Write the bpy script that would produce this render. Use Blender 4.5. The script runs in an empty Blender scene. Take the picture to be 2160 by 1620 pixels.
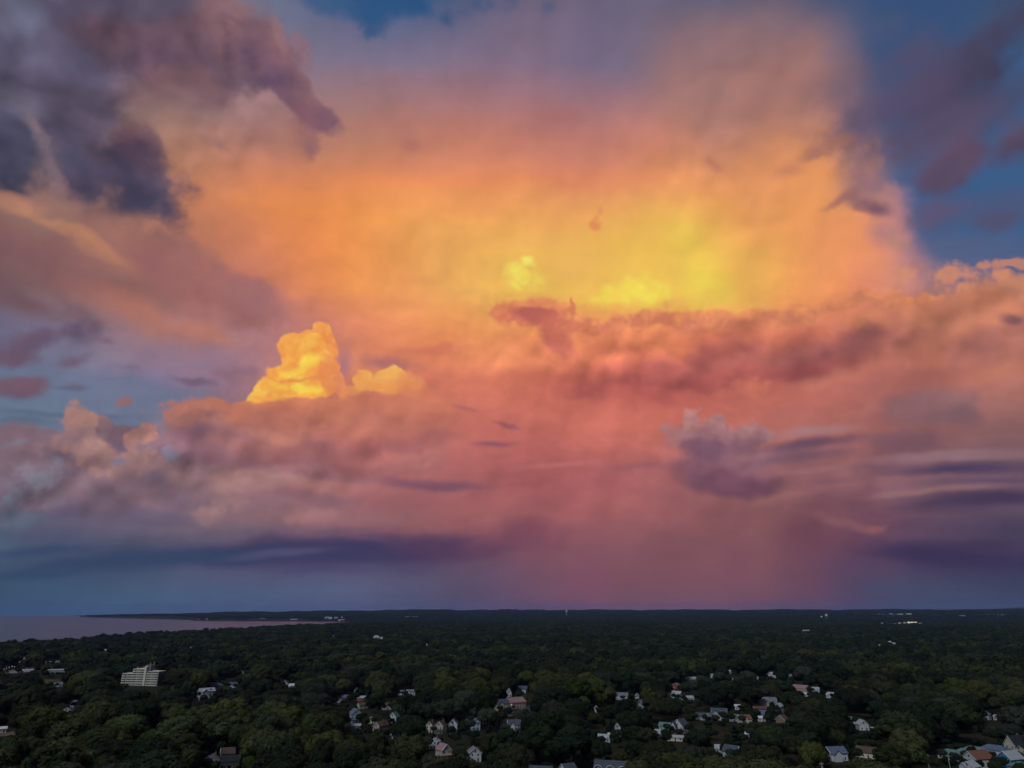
import bpy, bmesh, math, random
import numpy as np
from mathutils import Vector, Matrix

sc = bpy.context.scene
rad = math.radians

# ------------------------------------------------------------------ camera
EYE = Vector((0.0, 0.0, 95.0))
PITCH = rad(18.25)                 # lens tilted up to the storm
cam_d = bpy.data.cameras.new('camera')
cam_d.sensor_width = 36.0
cam_d.lens = 36.0 * 1460 / 2160
cam_d.clip_start, cam_d.clip_end = 1.0, 80000.0
cam = bpy.data.objects.new('camera', cam_d)
sc.collection.objects.link(cam)
cam.location = EYE
cam.rotation_euler = (rad(90) + PITCH, 0, 0)
sc.camera = cam

sc.view_settings.view_transform = 'Standard'
sc.view_settings.look = 'None'
sc.view_settings.exposure = 0.0
sc.view_settings.gamma = 1.0

CP, SP = math.cos(PITCH), math.sin(PITCH)
def heading(px, py):
    """direction of a spot of the survey sheet (2160 x 1620, 1460 units focal length)"""
    a, b = (px - 1080) / 1460.0, (810 - py) / 1460.0
    return Vector((a, CP - b * SP, SP + b * CP)).normalized()

def lin(c):
    return tuple(((v / 255.0) / 12.92 if v <= 10 else (((v / 255.0) + 0.055) / 1.055) ** 2.4) for v in c)

# ------------------------------------------------------------------ soft light of the dusk sky behind the viewer
SUN_EL, SUN_AZ = rad(48.0), rad(212.0)      # azimuth clockwise from +Y
sun_d = bpy.data.lights.new('sun', 'SUN')
sun_d.energy = 1.45
sun_d.angle = rad(18)
sun_d.color = (0.86, 0.94, 1.0)
sun = bpy.data.objects.new('sun', sun_d)
sc.collection.objects.link(sun)
to_sun = Vector((math.sin(SUN_AZ) * math.cos(SUN_EL), math.cos(SUN_AZ) * math.cos(SUN_EL), math.sin(SUN_EL)))
sun.rotation_euler = to_sun.to_track_quat('Z', 'Y').to_euler()
sun.location = to_sun * 500

# ------------------------------------------------------------------ world: dusk sky with a thunderstorm lit from behind the viewer
world = bpy.data.worlds.new('World')
sc.world = world
world.use_nodes = True
NT = world.node_tree
NT.nodes.clear()
world.cycles.sampling_method = 'MANUAL'
world.cycles.sample_map_resolution = 512

class G:                      # tiny node writer; nodes are made in the order in which they feed each other
    def __init__(s, tree): s.t = tree
    def n(s, kind, **kw):
        o = s.t.nodes.new('ShaderNode' + kind)
        for k, v in kw.items(): setattr(o, k, v)
        return o
    def put(s, sock, v):
        if isinstance(v, bpy.types.NodeSocket): s.t.links.new(v, sock)
        else: sock.default_value = v
    def math(s, op, a, b=0.0, c=0.0, clamp=False):
        o = s.n('Math', operation=op, use_clamp=clamp)
        s.put(o.inputs[0], a); s.put(o.inputs[1], b); s.put(o.inputs[2], c)
        return o.outputs[0]
    def vec(s, op, a, b=(0, 0, 0), scale=1.0):
        o = s.n('VectorMath', operation=op)
        s.put(o.inputs[0], a); s.put(o.inputs[1], b)
        if op == 'SCALE': s.put(o.inputs['Scale'], scale)
        return o.outputs['Value'] if op in ('LENGTH', 'DOT_PRODUCT', 'DISTANCE') else o.outputs['Vector']
    def xyz(s, x, y, z=0.0):
        o = s.n('CombineXYZ')
        s.put(o.inputs[0], x); s.put(o.inputs[1], y); s.put(o.inputs[2], z)
        return o.outputs[0]
    def sep(s, v):
        o = s.n('SeparateXYZ'); s.put(o.inputs[0], v)
        return o.outputs
    def mix(s, f, a, b):
        o = s.n('Mix', data_type='RGBA', clamp_factor=True)
        s.put(o.inputs[0], f); s.put(o.inputs[6], a); s.put(o.inputs[7], b)
        return o.outputs[2]
    def smooth(s, v, lo, hi, a=0.0, b=1.0):
        o = s.n('MapRange', interpolation_type='SMOOTHSTEP', clamp=False)
        s.put(o.inputs[0], v)
        for i, q in enumerate((lo, hi, a, b)): o.inputs[i + 1].default_value = q
        return o.outputs[0]
    def noise(s, v, scale, detail=6.0, rough=0.55, kind='FBM'):
        o = s.n('TexNoise', noise_dimensions='3D', noise_type=kind, normalize=True)
        s.put(o.inputs['Vector'], v)
        o.inputs['Scale'].default_value = scale
        o.inputs['Detail'].default_value = detail
        o.inputs['Roughness'].default_value = rough
        return o
g = G(NT)
# clouds of the scene: (x, y, half width, half height, turn) on the survey sheet, rim noise and its strength,
# softness of the rim, shaded tone, lit tone, options
S = dict
CLOUDS = [
 # clear gaps
 (800,5,200,60,-12,'A',3.0,1.0,(42,82,126),None,S(alpha=.85)),
 (780,60,44,40,10,'B',2.6,1.0,(46,84,128),None,S(alpha=.75)),
 (680,18,70,40,-25,'A',1.6,.9,(58,90,130),None,S(alpha=.85)),
 (880,30,90,44,-20,'A',1.8,.9,(44,82,126),None,S(alpha=.9)),
 (955,70,26,46,25,'A',2.0,0.9,(46,80,122),None,S(alpha=.8)),
 (2110,290,310,280,0,'A',1.7,0.6,(60,92,134),None,S(alpha=.9)),
 (1930,70,210,170,-35,'A',1.0,0.7,(54,80,120),None,S(alpha=.85)),
 (1770,90,130,150,-30,'A',1.2,0.9,(84,90,120),None,S(alpha=.7)),
 # dome of the storm, brown-rose at its crown
 (1580,200,245,190,-8,'A',.5,.75,(184,126,106),(126,106,120),S(alpha=.88,vg=.7,rg=.2)),
 (1610,190,150,70,0,'A',1.2,1.0,(160,112,104),None,S(alpha=.6)),
 (1660,400,195,165,10,'A',.5,.75,(236,156,92),(214,140,100),S(alpha=.8,vg=.5,rg=.3)),
 (1790,520,125,125,0,'A',.5,.9,(228,146,98),None,S(alpha=.75)),
 # billowing edge of the dome
 (1770,180,50,60,-20,'C',1.0,.8,(132,108,118),None,S(alpha=.7)),
 (1806,260,40,56,-10,'C',1.0,.8,(150,112,114),(170,124,114),S(alpha=.8,fine=True)),
 (1828,345,36,50,0,'C',1.0,.7,(176,124,108),(196,136,110),S(alpha=.85,fine=True)),
 (1862,430,44,50,10,'C',1.0,.7,(160,118,116),(186,132,120),S(alpha=.8,fine=True)),
 (1888,510,36,50,0,'C',1.0,.7,(190,134,118),(206,142,120),S(alpha=.8,fine=True)),
 (1905,580,36,34,0,'C',1.0,.7,(204,138,112),(220,150,112),S(alpha=.85,fine=True)),
 # dusky scraps in the clear air on the right
 (1900,190,220,120,30,'A',2.0,1.0,(80,80,110),None,S(alpha=.65)),
 (2060,240,160,60,35,'A',2.2,1.0,(76,72,98),None,S(alpha=.65)),
 (2130,60,110,80,30,'A',2.0,1.0,(60,60,84),None,S(alpha=.6)),
 (1920,120,60,40,40,'A',1.6,1.0,(86,78,104),None,S(alpha=.6)),
 (2000,520,160,40,0,'A',1.6,1.0,(92,98,130),None,S(alpha=.6)),
 (2060,110,230,75,42,'A',1.8,1.0,(66,58,80),(86,78,104),S(alpha=.85)),
 (1900,220,150,60,32,'A',1.8,1.0,(88,78,106),None,S(alpha=.7)),
 (1950,300,130,45,28,'A',1.8,1.0,(90,80,106),None,S(alpha=.75)),
 (1990,355,90,48,35,'A',1.8,1.0,(84,66,86),(104,84,108),S(alpha=.9)),
 (2145,290,70,48,35,'A',1.6,1.0,(72,58,78),(98,80,102),S(alpha=.9)),
 (2080,430,150,40,18,'A',2.2,1.0,(84,86,118),None,S(alpha=.6)),
 (1965,440,50,26,20,'A',2.0,1.0,(98,82,112),None,S(alpha=.7)),
 (2080,465,40,22,15,'A',2.0,1.0,(86,78,106),None,S(alpha=.7)),
 (1840,410,50,60,20,'A',1.8,.9,(128,98,116),(150,110,120),S(alpha=.7)),
 (1870,452,70,24,-22,'A',1.6,.9,(108,78,94),(130,92,106),S(alpha=.9)),
 (1790,430,50,14,28,'A',1.6,1.0,(150,104,102),None,S(alpha=.7)),
 (1885,500,45,50,0,'A',1.4,1.0,(128,104,132),None,S(alpha=.6)),
 # shadows on the dome of the storm
 (1520,332,46,15,-6,'A',1.6,.8,(182,116,96),None,S(alpha=.75)),
 (1735,325,55,20,10,'A',2.0,.9,(156,106,96),None,S(alpha=.8)),
 (1680,350,50,24,0,'A',2.2,.9,(186,122,96),None,S(alpha=.6)),
 (1600,210,160,70,0,'A',2.0,1.0,(156,112,106),None,S(alpha=.5)),
 (1268,440,12,18,-15,'B',2.4,1.0,(218,128,88),None,S(alpha=.8)),
 (1260,456,8,18,-10,'B',2.0,1.0,(222,132,88),None,S(alpha=.6)),
 (1254,474,13,12,-10,'B',2.4,1.0,(222,128,88),None,S(alpha=.8)),
 (880,300,26,14,0,'A',1.6,.9,(176,112,98),None,S(alpha=.7)),
 (900,190,120,20,0,'A',2.0,1.0,(138,104,112),None,S(alpha=.5)),
 # sun-struck heart of the storm
 (1400,560,300,130,0,'A',1.0,1.0,(237,192,86),None,S(alpha=.5)),
 (1100,578,66,50,0,'C',1.2,.9,(240,214,92),(242,234,104),S(alpha=.95)),
 (1115,545,28,18,-30,'C',1.0,.8,(243,236,108),None,S(alpha=.8)),
 (1220,560,90,70,0,'A',1.0,1.0,(234,180,94),None,S(alpha=.7)),
 (1350,612,90,40,0,'C',.9,.8,(242,218,84),(244,236,92),S(alpha=.97)),
 (1280,628,60,22,0,'C',.9,.8,(240,212,88),None,S(alpha=.85)),
 (1425,560,46,70,0,'A',.8,1.0,(232,184,90),None,S(alpha=.6)),
 (1490,590,86,90,0,'A',1.2,1.0,(236,214,84),None,S(alpha=.8)),
 (1450,490,60,60,0,'A',.8,1.0,(232,198,86),None,S(alpha=.7)),
 (1600,560,70,90,0,'A',.8,1.0,(234,172,92),None,S(alpha=.6)),
 # great dark cloud, upper left
 (230,70,330,170,-6,'A',1.5,.7,(76,70,92),(104,92,112),S(alpha=.9,rg=.75)),
 (60,30,70,90,0,'A',1.4,1.0,(108,112,136),None,S(alpha=.8)),
 (370,130,220,95,-8,'A',1.9,.6,(78,60,78),(120,92,104),S(alpha=.94,rg=.8)),
 (480,60,90,90,-20,'A',1.9,.8,(108,82,96),(152,110,112),S(alpha=.85,rg=.8)),
 (130,170,130,110,0,'A',1.6,.8,(74,72,96),(98,92,114),S(alpha=.9,rg=.75)),
 (320,75,40,30,10,'A',2.0,1.0,(118,94,108),None,S(alpha=.6)),
 (190,290,190,105,-55,'A',1.7,.75,(66,62,82),(100,86,104),S(alpha=.96,rg=.8)),
 (245,385,140,64,-4,'A',2.0,.8,(68,64,86),(98,84,106),S(alpha=.96,rg=.8)),
 (170,330,60,50,0,'A',1.8,1.0,(86,84,108),None,S(alpha=.6)),
 (310,330,60,60,-40,'A',1.8,.6,(84,66,84),(126,92,98),S(alpha=.92,rg=.75)),
 (510,120,60,50,-30,'B',1.2,.7,(100,76,92),(146,106,108),S(alpha=.9,fine=True)),
 (565,140,80,56,-50,'A',1.6,.5,(84,66,88),(138,102,108),S(alpha=.95,rg=.8)),
 (620,190,105,44,-45,'A',1.7,.5,(90,70,96),(142,102,108),S(alpha=.97,rg=.8)),
 (690,245,60,30,-20,'A',1.9,.6,(98,74,102),(146,102,108),S(alpha=.95,rg=.75)),
 (590,100,18,50,10,'B',1.6,.8,(148,110,116),None,S(alpha=.7)),
 (640,125,22,50,20,'B',1.6,.9,(144,106,116),None,S(alpha=.6)),
 (665,300,26,40,10,'B',1.8,.9,(136,94,100),None,S(alpha=.7)),
 (420,215,130,44,-16,'A',2.2,.9,(108,82,92),(134,100,102),S(alpha=.8,rg=.75)),
 (330,225,80,60,0,'A',1.8,1.0,(124,94,98),None,S(alpha=.6)),
 (420,260,110,44,-10,'A',2.0,1.0,(150,116,116),None,S(alpha=.5)),
 (470,330,60,34,-20,'A',2.2,.9,(134,98,100),None,S(alpha=.75)),
 (640,270,60,50,0,'A',1.8,1.0,(150,102,104),None,S(alpha=.6)),
 (95,290,26,100,12,'B',1.8,.9,(132,110,118),(160,126,120),S(alpha=.7,fine=True)),
 (70,210,80,36,-10,'A',1.8,.9,(112,106,126),None,S(alpha=.8)),
 (22,310,95,98,-20,'A',1.7,.7,(60,61,82),(86,84,106),S(alpha=.97,rg=.8)),
 # lit ribs and shaded ribs under it
 (40,415,80,26,-12,'A',1.4,1.0,(178,126,106),None,S(alpha=.85)),
 (125,475,125,24,-36,'A',2.0,.9,(166,116,98),(196,138,104),S(alpha=.85,rg=.75)),
 (200,515,60,18,-38,'A',1.9,.9,(190,130,98),None,S(alpha=.75)),
 (60,530,170,50,-26,'A',1.0,.8,(112,80,86),(138,98,98),S(alpha=.95)),
 (200,560,220,44,-24,'A',1.1,1.0,(130,92,92),(150,104,98),S(alpha=.85)),
 (300,510,150,34,-26,'A',1.5,1.0,(156,108,100),None,S(alpha=.7)),
 (420,605,210,48,-28,'A',1.2,.9,(146,96,98),(160,106,100),S(alpha=.9)),
 (540,640,120,36,-20,'A',1.4,1.0,(158,106,108),None,S(alpha=.7)),
 (270,640,200,40,-24,'A',1.2,1.0,(172,112,98),None,S(alpha=.8)),
 (400,680,130,26,-24,'A',1.3,1.0,(184,120,102),None,S(alpha=.8)),
 (50,620,140,40,-16,'A',1.2,1.0,(112,84,90),None,S(alpha=.85)),
 # open sky behind the cumulus
 (260,840,260,80,-8,'A',1.0,.8,(112,120,146),None,S(alpha=.92)),
 (60,850,140,90,0,'A',1.0,.8,(104,118,142),None,S(alpha=.9)),
 (380,740,190,50,-14,'A',1.2,1.0,(140,116,138),None,S(alpha=.8)),
 # scraps over the lake, left
 (85,690,90,36,24,'A',1.6,.7,(92,78,102),(122,96,114),S(alpha=.95)),
 (20,735,70,26,10,'A',1.6,.8,(106,84,102),None,S(alpha=.9)),
 (145,740,36,22,10,'A',1.8,.9,(110,86,104),None,S(alpha=.8)),
 (190,685,40,12,-8,'A',1.8,.9,(122,96,112),None,S(alpha=.7)),
 (45,805,60,28,14,'A',1.6,.8,(106,80,98),(126,98,112),S(alpha=.95)),
 (155,797,26,18,0,'A',1.8,.9,(116,94,112),None,S(alpha=.8)),
 (265,758,46,11,-16,'A',1.6,.9,(116,104,130),None,S(alpha=.8)),
 (410,788,80,17,-14,'A',1.6,.8,(116,94,116),None,S(alpha=.9)),
 (490,778,90,28,-6,'A',1.8,.9,(138,102,114),None,S(alpha=.85)),
 (262,838,18,14,35,'B',1.8,.8,(150,108,112),None,S(alpha=.9)),
 (150,812,40,7,0,'S',1.4,.9,(92,98,122),None,S(alpha=.7)),
 (100,870,120,8,-3,'S',1.4,.9,(88,104,126),None,S(alpha=.7)),
 (40,885,60,12,-2,'S',1.4,.9,(84,104,122),None,S(alpha=.7)),
 # purple shade between the tower and the storm
 (820,760,110,24,-4,'A',1.6,1.0,(168,108,112),None,S(alpha=.8)),
 (745,770,34,50,0,'A',1.2,.9,(164,112,120),None,S(alpha=.85)),
 (900,735,140,20,4,'A',1.6,1.0,(206,116,92),None,S(alpha=.8)),
 # cumulus bank, left
 (150,1010,260,100,-4,'A',1.1,.45,(106,88,106),(124,100,112),S(alpha=.95)),
 (50,960,110,60,10,'A',1.6,.5,(110,90,108),(134,106,116),S(alpha=.95)),
 (330,1030,220,70,0,'A',1.1,.6,(124,98,110),(142,112,118),S(alpha=.9)),
 (60,985,100,60,0,'C',1.1,.5,(108,92,108),(138,112,118),S(alpha=.9,fine=True)),
 (120,960,70,44,0,'C',1.0,.4,(116,94,108),(150,118,118),S(alpha=.95,fine=True)),
 (212,930,60,50,0,'C',1.0,.25,(112,90,106),(140,108,112),S(fine=True)),
 (255,955,50,36,0,'C',1.0,.25,(110,90,108),(134,104,112),S(fine=True)),
 (163,880,36,40,0,'C',.8,.22,(150,114,114),(184,136,120),S(fine=True,vg=.25)),
 (155,925,44,40,0,'C',.8,.35,(136,106,112),(164,124,118),S(fine=True,vg=.25)),
 (222,893,16,30,0,'C',.9,.3,(128,102,112),(150,114,116),S(fine=True)),
 (290,935,30,36,0,'C',.9,.25,(146,110,114),(196,136,114),S(fine=True)),
 (318,965,40,40,-30,'C',.9,.3,(116,94,110),(138,106,114),S(fine=True)),
 (205,965,60,40,-20,'C',.8,.4,(142,108,112),(180,136,120),S(fine=True)),
 (275,985,70,36,0,'C',.9,.5,(140,110,114),(172,128,118),S(fine=True)),
 (350,1010,90,40,-6,'C',1.0,.5,(128,102,112),(156,118,116),S(alpha=.95,fine=True)),
 (420,985,44,34,0,'C',1.0,.5,(128,100,112),(160,120,118),S(alpha=.95,fine=True)),
 (458,965,24,34,0,'C',1.0,.5,(134,104,112),(170,126,118),S(alpha=.95,fine=True)),
 (362,958,34,18,0,'B',2.0,.7,(116,128,152),None,S(alpha=.9)),
 (330,1025,50,22,0,'A',1.6,1.0,(104,88,110),None,S(alpha=.6)),
 (235,978,14,14,0,'B',2.4,.9,(112,112,140),None,S(alpha=.7)),
 (28,932,36,12,4,'B',2.4,.9,(120,126,146),None,S(alpha=.7)),
 (482,952,12,18,10,'A',1.2,.8,(96,92,128),None,S(alpha=.85)),
 (45,1015,46,40,-30,'B',3.2,.9,(112,116,134),(140,134,146),S(alpha=.75)),
 (20,1050,30,40,-20,'B',3.2,.9,(116,122,136),None,S(alpha=.6)),
 (95,1010,34,30,-30,'B',3.2,.9,(124,122,138),None,S(alpha=.7)),
 (115,1060,60,44,-30,'B',3.0,.9,(126,112,126),(142,126,134),S(alpha=.6)),
 (150,1090,90,60,0,'A',1.6,1.0,(88,80,104),None,S(alpha=.7)),
 (20,1085,60,24,0,'S',1.2,.9,(86,96,114),None,S(alpha=.85)),
 (60,1120,120,14,0,'S',1.2,1.0,(76,86,110),None,S(alpha=.7)),
 (230,1070,60,40,0,'A',1.8,1.0,(112,94,112),None,S(alpha=.6)),
 (320,1075,50,30,0,'A',1.8,.9,(138,108,118),None,S(alpha=.7)),
 # the sun-struck cumulus tower
 (556,826,34,26,40,'C',.5,.2,(240,164,80),(247,210,96),S(fine=True)),
 (600,806,60,36,30,'C',.5,.2,(240,164,78),(247,206,88),S(fine=True,rg=.8)),
 (640,800,80,40,0,'C',.5,.18,(240,160,76),(246,204,84),S(fine=True,vg=.1,rg=.9)),
 (614,732,27,30,0,'C',.6,.16,(236,148,76),(242,178,88),S(fine=True,rg=.9)),
 (646,728,30,26,0,'C',.6,.18,(236,148,76),(242,172,88),S(fine=True,rg=.9)),
 (680,716,28,28,0,'C',.6,.16,(236,144,76),(240,168,92),S(fine=True,rg=.9)),
 (696,742,22,30,0,'C',.6,.18,(234,142,80),(240,166,92),S(fine=True,rg=.9)),
 (655,752,54,40,0,'C',.6,.2,(240,156,76),(245,192,88),S(fine=True,vg=.2,rg=.75)),
 (700,790,28,44,0,'C',.6,.2,(230,140,84),(238,166,92),S(fine=True,rg=.9)),
 (720,805,16,36,0,'C',.6,.25,(222,132,92),(232,150,98),S(fine=True,rg=.8)),
 (656,764,30,20,10,'C',.8,.6,(243,196,78),(248,224,86),S(fine=True,rg=.9)),
 (626,782,40,16,20,'C',.8,.7,(243,192,78),(247,220,88),S(fine=True,rg=.9)),
 (640,814,62,15,-5,'C',.8,.7,(243,198,78),(249,226,86),S(fine=True,rg=.9)),
 (560,824,30,12,30,'C',.8,.8,(245,200,86),None,S(alpha=.8)),
 (640,790,80,4,-5,'B',1.0,.9,(224,136,84),None,S(alpha=.7)),
 (748,822,44,18,0,'C',.6,.5,(226,140,92),(236,158,96),S(fine=True,alpha=.9)),
 (770,802,24,28,0,'C',.5,.2,(236,156,86),(243,186,100),S(fine=True)),
 (826,800,36,28,0,'C',.5,.2,(238,160,88),(243,186,100),S(fine=True)),
 (800,815,56,18,0,'C',.5,.3,(236,154,88),(240,172,96),S(fine=True)),
 (866,808,34,30,0,'C',.7,.5,(230,142,92),(238,162,98),S(fine=True,alpha=.9)),
 # grey-rose bank in front of it
 (600,870,230,46,-3,'A',.9,.5,(160,104,100),(196,124,98),S(alpha=.95)),
 (760,880,200,56,-4,'A',.9,.8,(178,108,98),(206,126,100),S(alpha=.85)),
 (400,868,60,24,4,'B',1.6,.5,(156,106,104),(190,122,104),S(alpha=.95)),
 (590,866,220,30,-2,'C',.7,.3,(176,110,98),(208,128,96),S(alpha=.97)),
 (640,846,130,16,-2,'C',.7,.4,(190,114,94),(216,132,94),S(alpha=.97)),
 (820,842,110,20,-3,'C',.8,.5,(200,120,98),(222,138,98),S(alpha=.95,fine=True)),
 (900,830,60,26,0,'A',1.2,.9,(216,128,98),None,S(alpha=.7)),
 (420,876,70,24,8,'C',.9,.3,(158,106,104),(196,126,106),S(alpha=.97,fine=True)),
 (520,912,180,34,-6,'A',1.0,.8,(158,108,104),(178,120,106),S(alpha=.9)),
 (840,850,120,22,-4,'A',1.2,.8,(204,122,98),None,S(alpha=.9)),
 (460,910,110,34,6,'A',1.4,.6,(142,100,108),(170,112,104),S(alpha=.95)),
 (440,950,90,30,0,'A',1.4,.7,(124,92,110),(146,104,110),S(alpha=.9)),
 (620,940,200,36,-4,'A',1.6,.9,(150,98,100),(172,110,104),S(alpha=.85)),
 (800,945,160,26,-4,'A',1.6,1.0,(160,98,98),None,S(alpha=.7)),
 (560,1010,170,50,0,'A',1.6,.9,(152,112,114),(176,128,122),S(alpha=.85)),
 (480,1040,60,70,0,'C',1.6,.8,(146,112,118),(170,128,124),S(alpha=.7,fine=True)),
 (760,1000,180,40,10,'A',1.4,1.0,(172,112,110),None,S(alpha=.7)),
 (880,960,90,24,14,'A',1.6,1.0,(184,112,104),None,S(alpha=.7)),
 (680,1085,260,26,0,'S',1.4,1.0,(152,108,112),None,S(alpha=.7)),
 (450,1095,110,26,4,'A',1.8,1.0,(140,110,120),(158,122,124),S(alpha=.8)),
 (300,1110,220,24,0,'S',1.6,1.0,(116,100,118),None,S(alpha=.7)),
 (680,930,120,30,-14,'A',1.2,.9,(148,94,98),(164,104,102),S(alpha=.85)),
 (860,940,110,22,6,'A',1.2,.9,(158,96,98),None,S(alpha=.75)),
 (530,965,150,24,-4,'A',1.2,.9,(138,94,104),None,S(alpha=.7)),
 (880,975,70,26,16,'C',.9,.6,(176,112,110),(190,124,114),S(alpha=.8,fine=True)),
 (490,1035,44,60,10,'C',.9,.6,(156,118,118),(176,132,126),S(alpha=.8,fine=True)),
 (440,1085,50,24,10,'C',.9,.5,(150,116,120),(172,132,128),S(alpha=.9,fine=True)),
 (660,1090,70,20,4,'C',.9,.6,(158,112,114),(172,124,120),S(alpha=.8,fine=True)),
 (380,1060,60,34,0,'A',1.4,.9,(120,98,114),None,S(alpha=.7)),
 (600,1050,200,20,-3,'S',1.0,1.0,(142,106,114),None,S(alpha=.7)),
 (400,915,80,22,14,'A',1.2,.8,(128,94,108),None,S(alpha=.8)),
 (600,905,140,18,-8,'A',1.2,.9,(186,120,104),None,S(alpha=.6)),
 (740,985,150,18,-6,'A',1.2,.9,(152,98,102),None,S(alpha=.7)),
 (560,1000,110,26,4,'C',.9,.6,(160,118,118),(178,132,124),S(alpha=.8,fine=True)),
 (310,1105,180,26,0,'A',1.2,.9,(104,92,114),None,S(alpha=.7)),
 (140,1130,160,22,2,'S',1.0,1.0,(84,86,112),None,S(alpha=.7)),
 (820,1085,150,18,0,'S',1.0,1.0,(146,98,104),None,S(alpha=.7)),
 (1180,985,130,9,6,'S',.9,.9,(184,110,108),None,S(alpha=.7)),
 (1330,990,140,14,4,'S',.9,1.0,(150,92,98),None,S(alpha=.7)),
 (820,905,90,22,-10,'C',.9,.7,(184,112,100),(198,122,104),S(alpha=.7,fine=True)),
 (640,1040,120,16,-4,'A',1.4,.9,(140,98,108),None,S(alpha=.7)),
 # small bars in the rosy middle
 (1050,938,66,11,0,'S',.8,.9,(140,84,94),None,S(alpha=.9)),
 (1078,898,34,11,-24,'A',1.2,.9,(150,88,96),None,S(alpha=.85)),
 (1000,862,50,8,-18,'A',1.2,.9,(176,102,98),None,S(alpha=.8)),
 (930,1022,150,15,-5,'S',.9,.9,(120,80,98),None,S(alpha=.9)),
 (720,1005,160,10,-8,'S',1.0,1.0,(150,102,110),None,S(alpha=.7)),
 # front bank on the right: lit ragged rim, brown-rose body, dark underside
 (1350,712,300,52,-2,'A',.9,.8,(214,120,92),(232,144,94),S(alpha=.9,rg=.8)),
 (1085,662,63,26,3,'C',0.9,.35,(213, 120, 94),(240, 157, 96),S(alpha=.96,fine=True,vg=.45,rg=.8)),
 (1135,658,66,32,8,'C',0.9,.35,(212, 120, 94),(240, 157, 96),S(alpha=.96,fine=True,vg=.45,rg=.8)),
 (1185,665,44,29,-1,'C',0.9,.35,(211, 120, 94),(240, 156, 96),S(alpha=.96,fine=True,vg=.45,rg=.8)),
 (1240,682,64,22,-3,'C',0.9,.35,(210, 121, 94),(240, 156, 96),S(alpha=.96,fine=True,vg=.45,rg=.8)),
 (1300,682,47,27,7,'C',0.9,.35,(209, 121, 94),(240, 155, 96),S(alpha=.96,fine=True,vg=.45,rg=.8)),
 (1352,670,51,28,-5,'C',0.9,.35,(208, 121, 94),(240, 155, 96),S(alpha=.96,fine=True,vg=.45,rg=.8)),
 (1402,664,62,25,-8,'C',0.9,.35,(207, 122, 94),(240, 154, 96),S(alpha=.96,fine=True,vg=.45,rg=.8)),
 (1455,686,50,28,0,'C',0.9,.35,(206, 122, 94),(240, 154, 96),S(alpha=.96,fine=True,vg=.45,rg=.8)),
 (1520,678,49,28,-3,'C',0.9,.35,(205, 123, 94),(240, 153, 96),S(alpha=.96,fine=True,vg=.45,rg=.8)),
 (1580,678,46,24,6,'C',0.9,.35,(204, 123, 94),(240, 153, 96),S(alpha=.96,fine=True,vg=.45,rg=.8)),
 (1640,670,48,24,-8,'C',0.9,.35,(203, 123, 94),(240, 152, 96),S(alpha=.96,fine=True,vg=.45,rg=.8)),
 (1700,658,44,25,-2,'C',0.9,.35,(202, 124, 94),(240, 152, 96),S(alpha=.96,fine=True,vg=.45,rg=.8)),
 (1762,644,49,24,1,'C',0.9,.35,(201, 124, 94),(240, 151, 96),S(alpha=.96,fine=True,vg=.45,rg=.8)),
 (1825,632,54,25,-2,'C',0.9,.35,(200, 125, 94),(240, 151, 96),S(alpha=.96,fine=True,vg=.45,rg=.8)),
 (1885,634,49,25,4,'C',0.9,.35,(199, 125, 94),(240, 150, 96),S(alpha=.96,fine=True,vg=.45,rg=.8)),
 (1940,636,53,22,3,'C',0.9,.35,(198, 125, 94),(240, 150, 96),S(alpha=.96,fine=True,vg=.45,rg=.8)),
 (1125,664,46,14,-8,'A',1.6,.8,(180,96,90),None,S(alpha=.92)),
 (1165,676,50,16,-20,'A',1.6,.9,(196,106,90),None,S(alpha=.8)),
 (1195,712,60,24,-32,'A',1.6,.8,(174,94,90),(206,114,92),S(alpha=.95,rg=.75)),
 (1211,640,7,18,4,'B',1.4,.6,(214,130,90),None,S(alpha=.9)),
 (1400,640,16,20,20,'C',1.2,.5,(224,156,94),None,S(alpha=.9)),
 (1340,722,160,26,-4,'A',1.6,.9,(202,108,92),(226,130,96),S(alpha=.85,rg=.75)),
 (1500,708,120,24,4,'A',1.6,.9,(196,106,92),(224,130,96),S(alpha=.85,rg=.75)),
 (1680,700,230,46,7,'A',1.4,.7,(184,102,92),(214,124,94),S(alpha=.93,rg=.8)),
 (1850,672,150,40,10,'A',1.5,.7,(184,112,94),(218,140,94),S(alpha=.93,rg=.8)),
 (1450,752,280,40,2,'A',1.4,.9,(178,94,88),(204,112,94),S(alpha=.92,rg=.75)),
 (1620,748,330,56,6,'A',1.3,.8,(156,86,85),(186,104,92),S(alpha=.94,rg=.8)),
 (1860,720,150,40,8,'A',1.5,.9,(160,96,92),(186,114,96),S(alpha=.85,rg=.75)),
 (1740,728,210,44,10,'A',1.6,.9,(148,86,87),(178,104,94),S(alpha=.95,rg=.8)),
 (1480,785,340,30,5,'A',1.5,.9,(158,83,83),(182,96,88),S(alpha=.92,rg=.75)),
 (1590,812,60,26,-20,'C',1.0,.7,(204,116,94),(216,128,96),S(alpha=.8,fine=True)),
 (1660,825,130,26,-8,'A',1.8,1.0,(190,108,94),None,S(alpha=.7)),
 (1400,840,80,20,-10,'A',1.6,1.0,(172,88,86),None,S(alpha=.7)),
 (1300,815,170,30,-12,'A',1.6,1.0,(182,94,87),None,S(alpha=.75)),
 (1780,790,120,22,10,'A',1.6,.9,(190,116,100),None,S(alpha=.7)),
 (1830,700,70,28,20,'A',1.8,.9,(146,92,90),None,S(alpha=.75)),
 (2060,604,120,50,8,'C',2.0,.7,(190,124,102),(218,146,106),S(fine=True,alpha=.95)),
 (1990,572,40,24,10,'B',1.8,.8,(198,132,106),(218,146,110),S(fine=True,alpha=.9)),
 (2120,545,46,14,6,'B',2.2,.6,(190,128,108),None,S(alpha=.9)),
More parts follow.
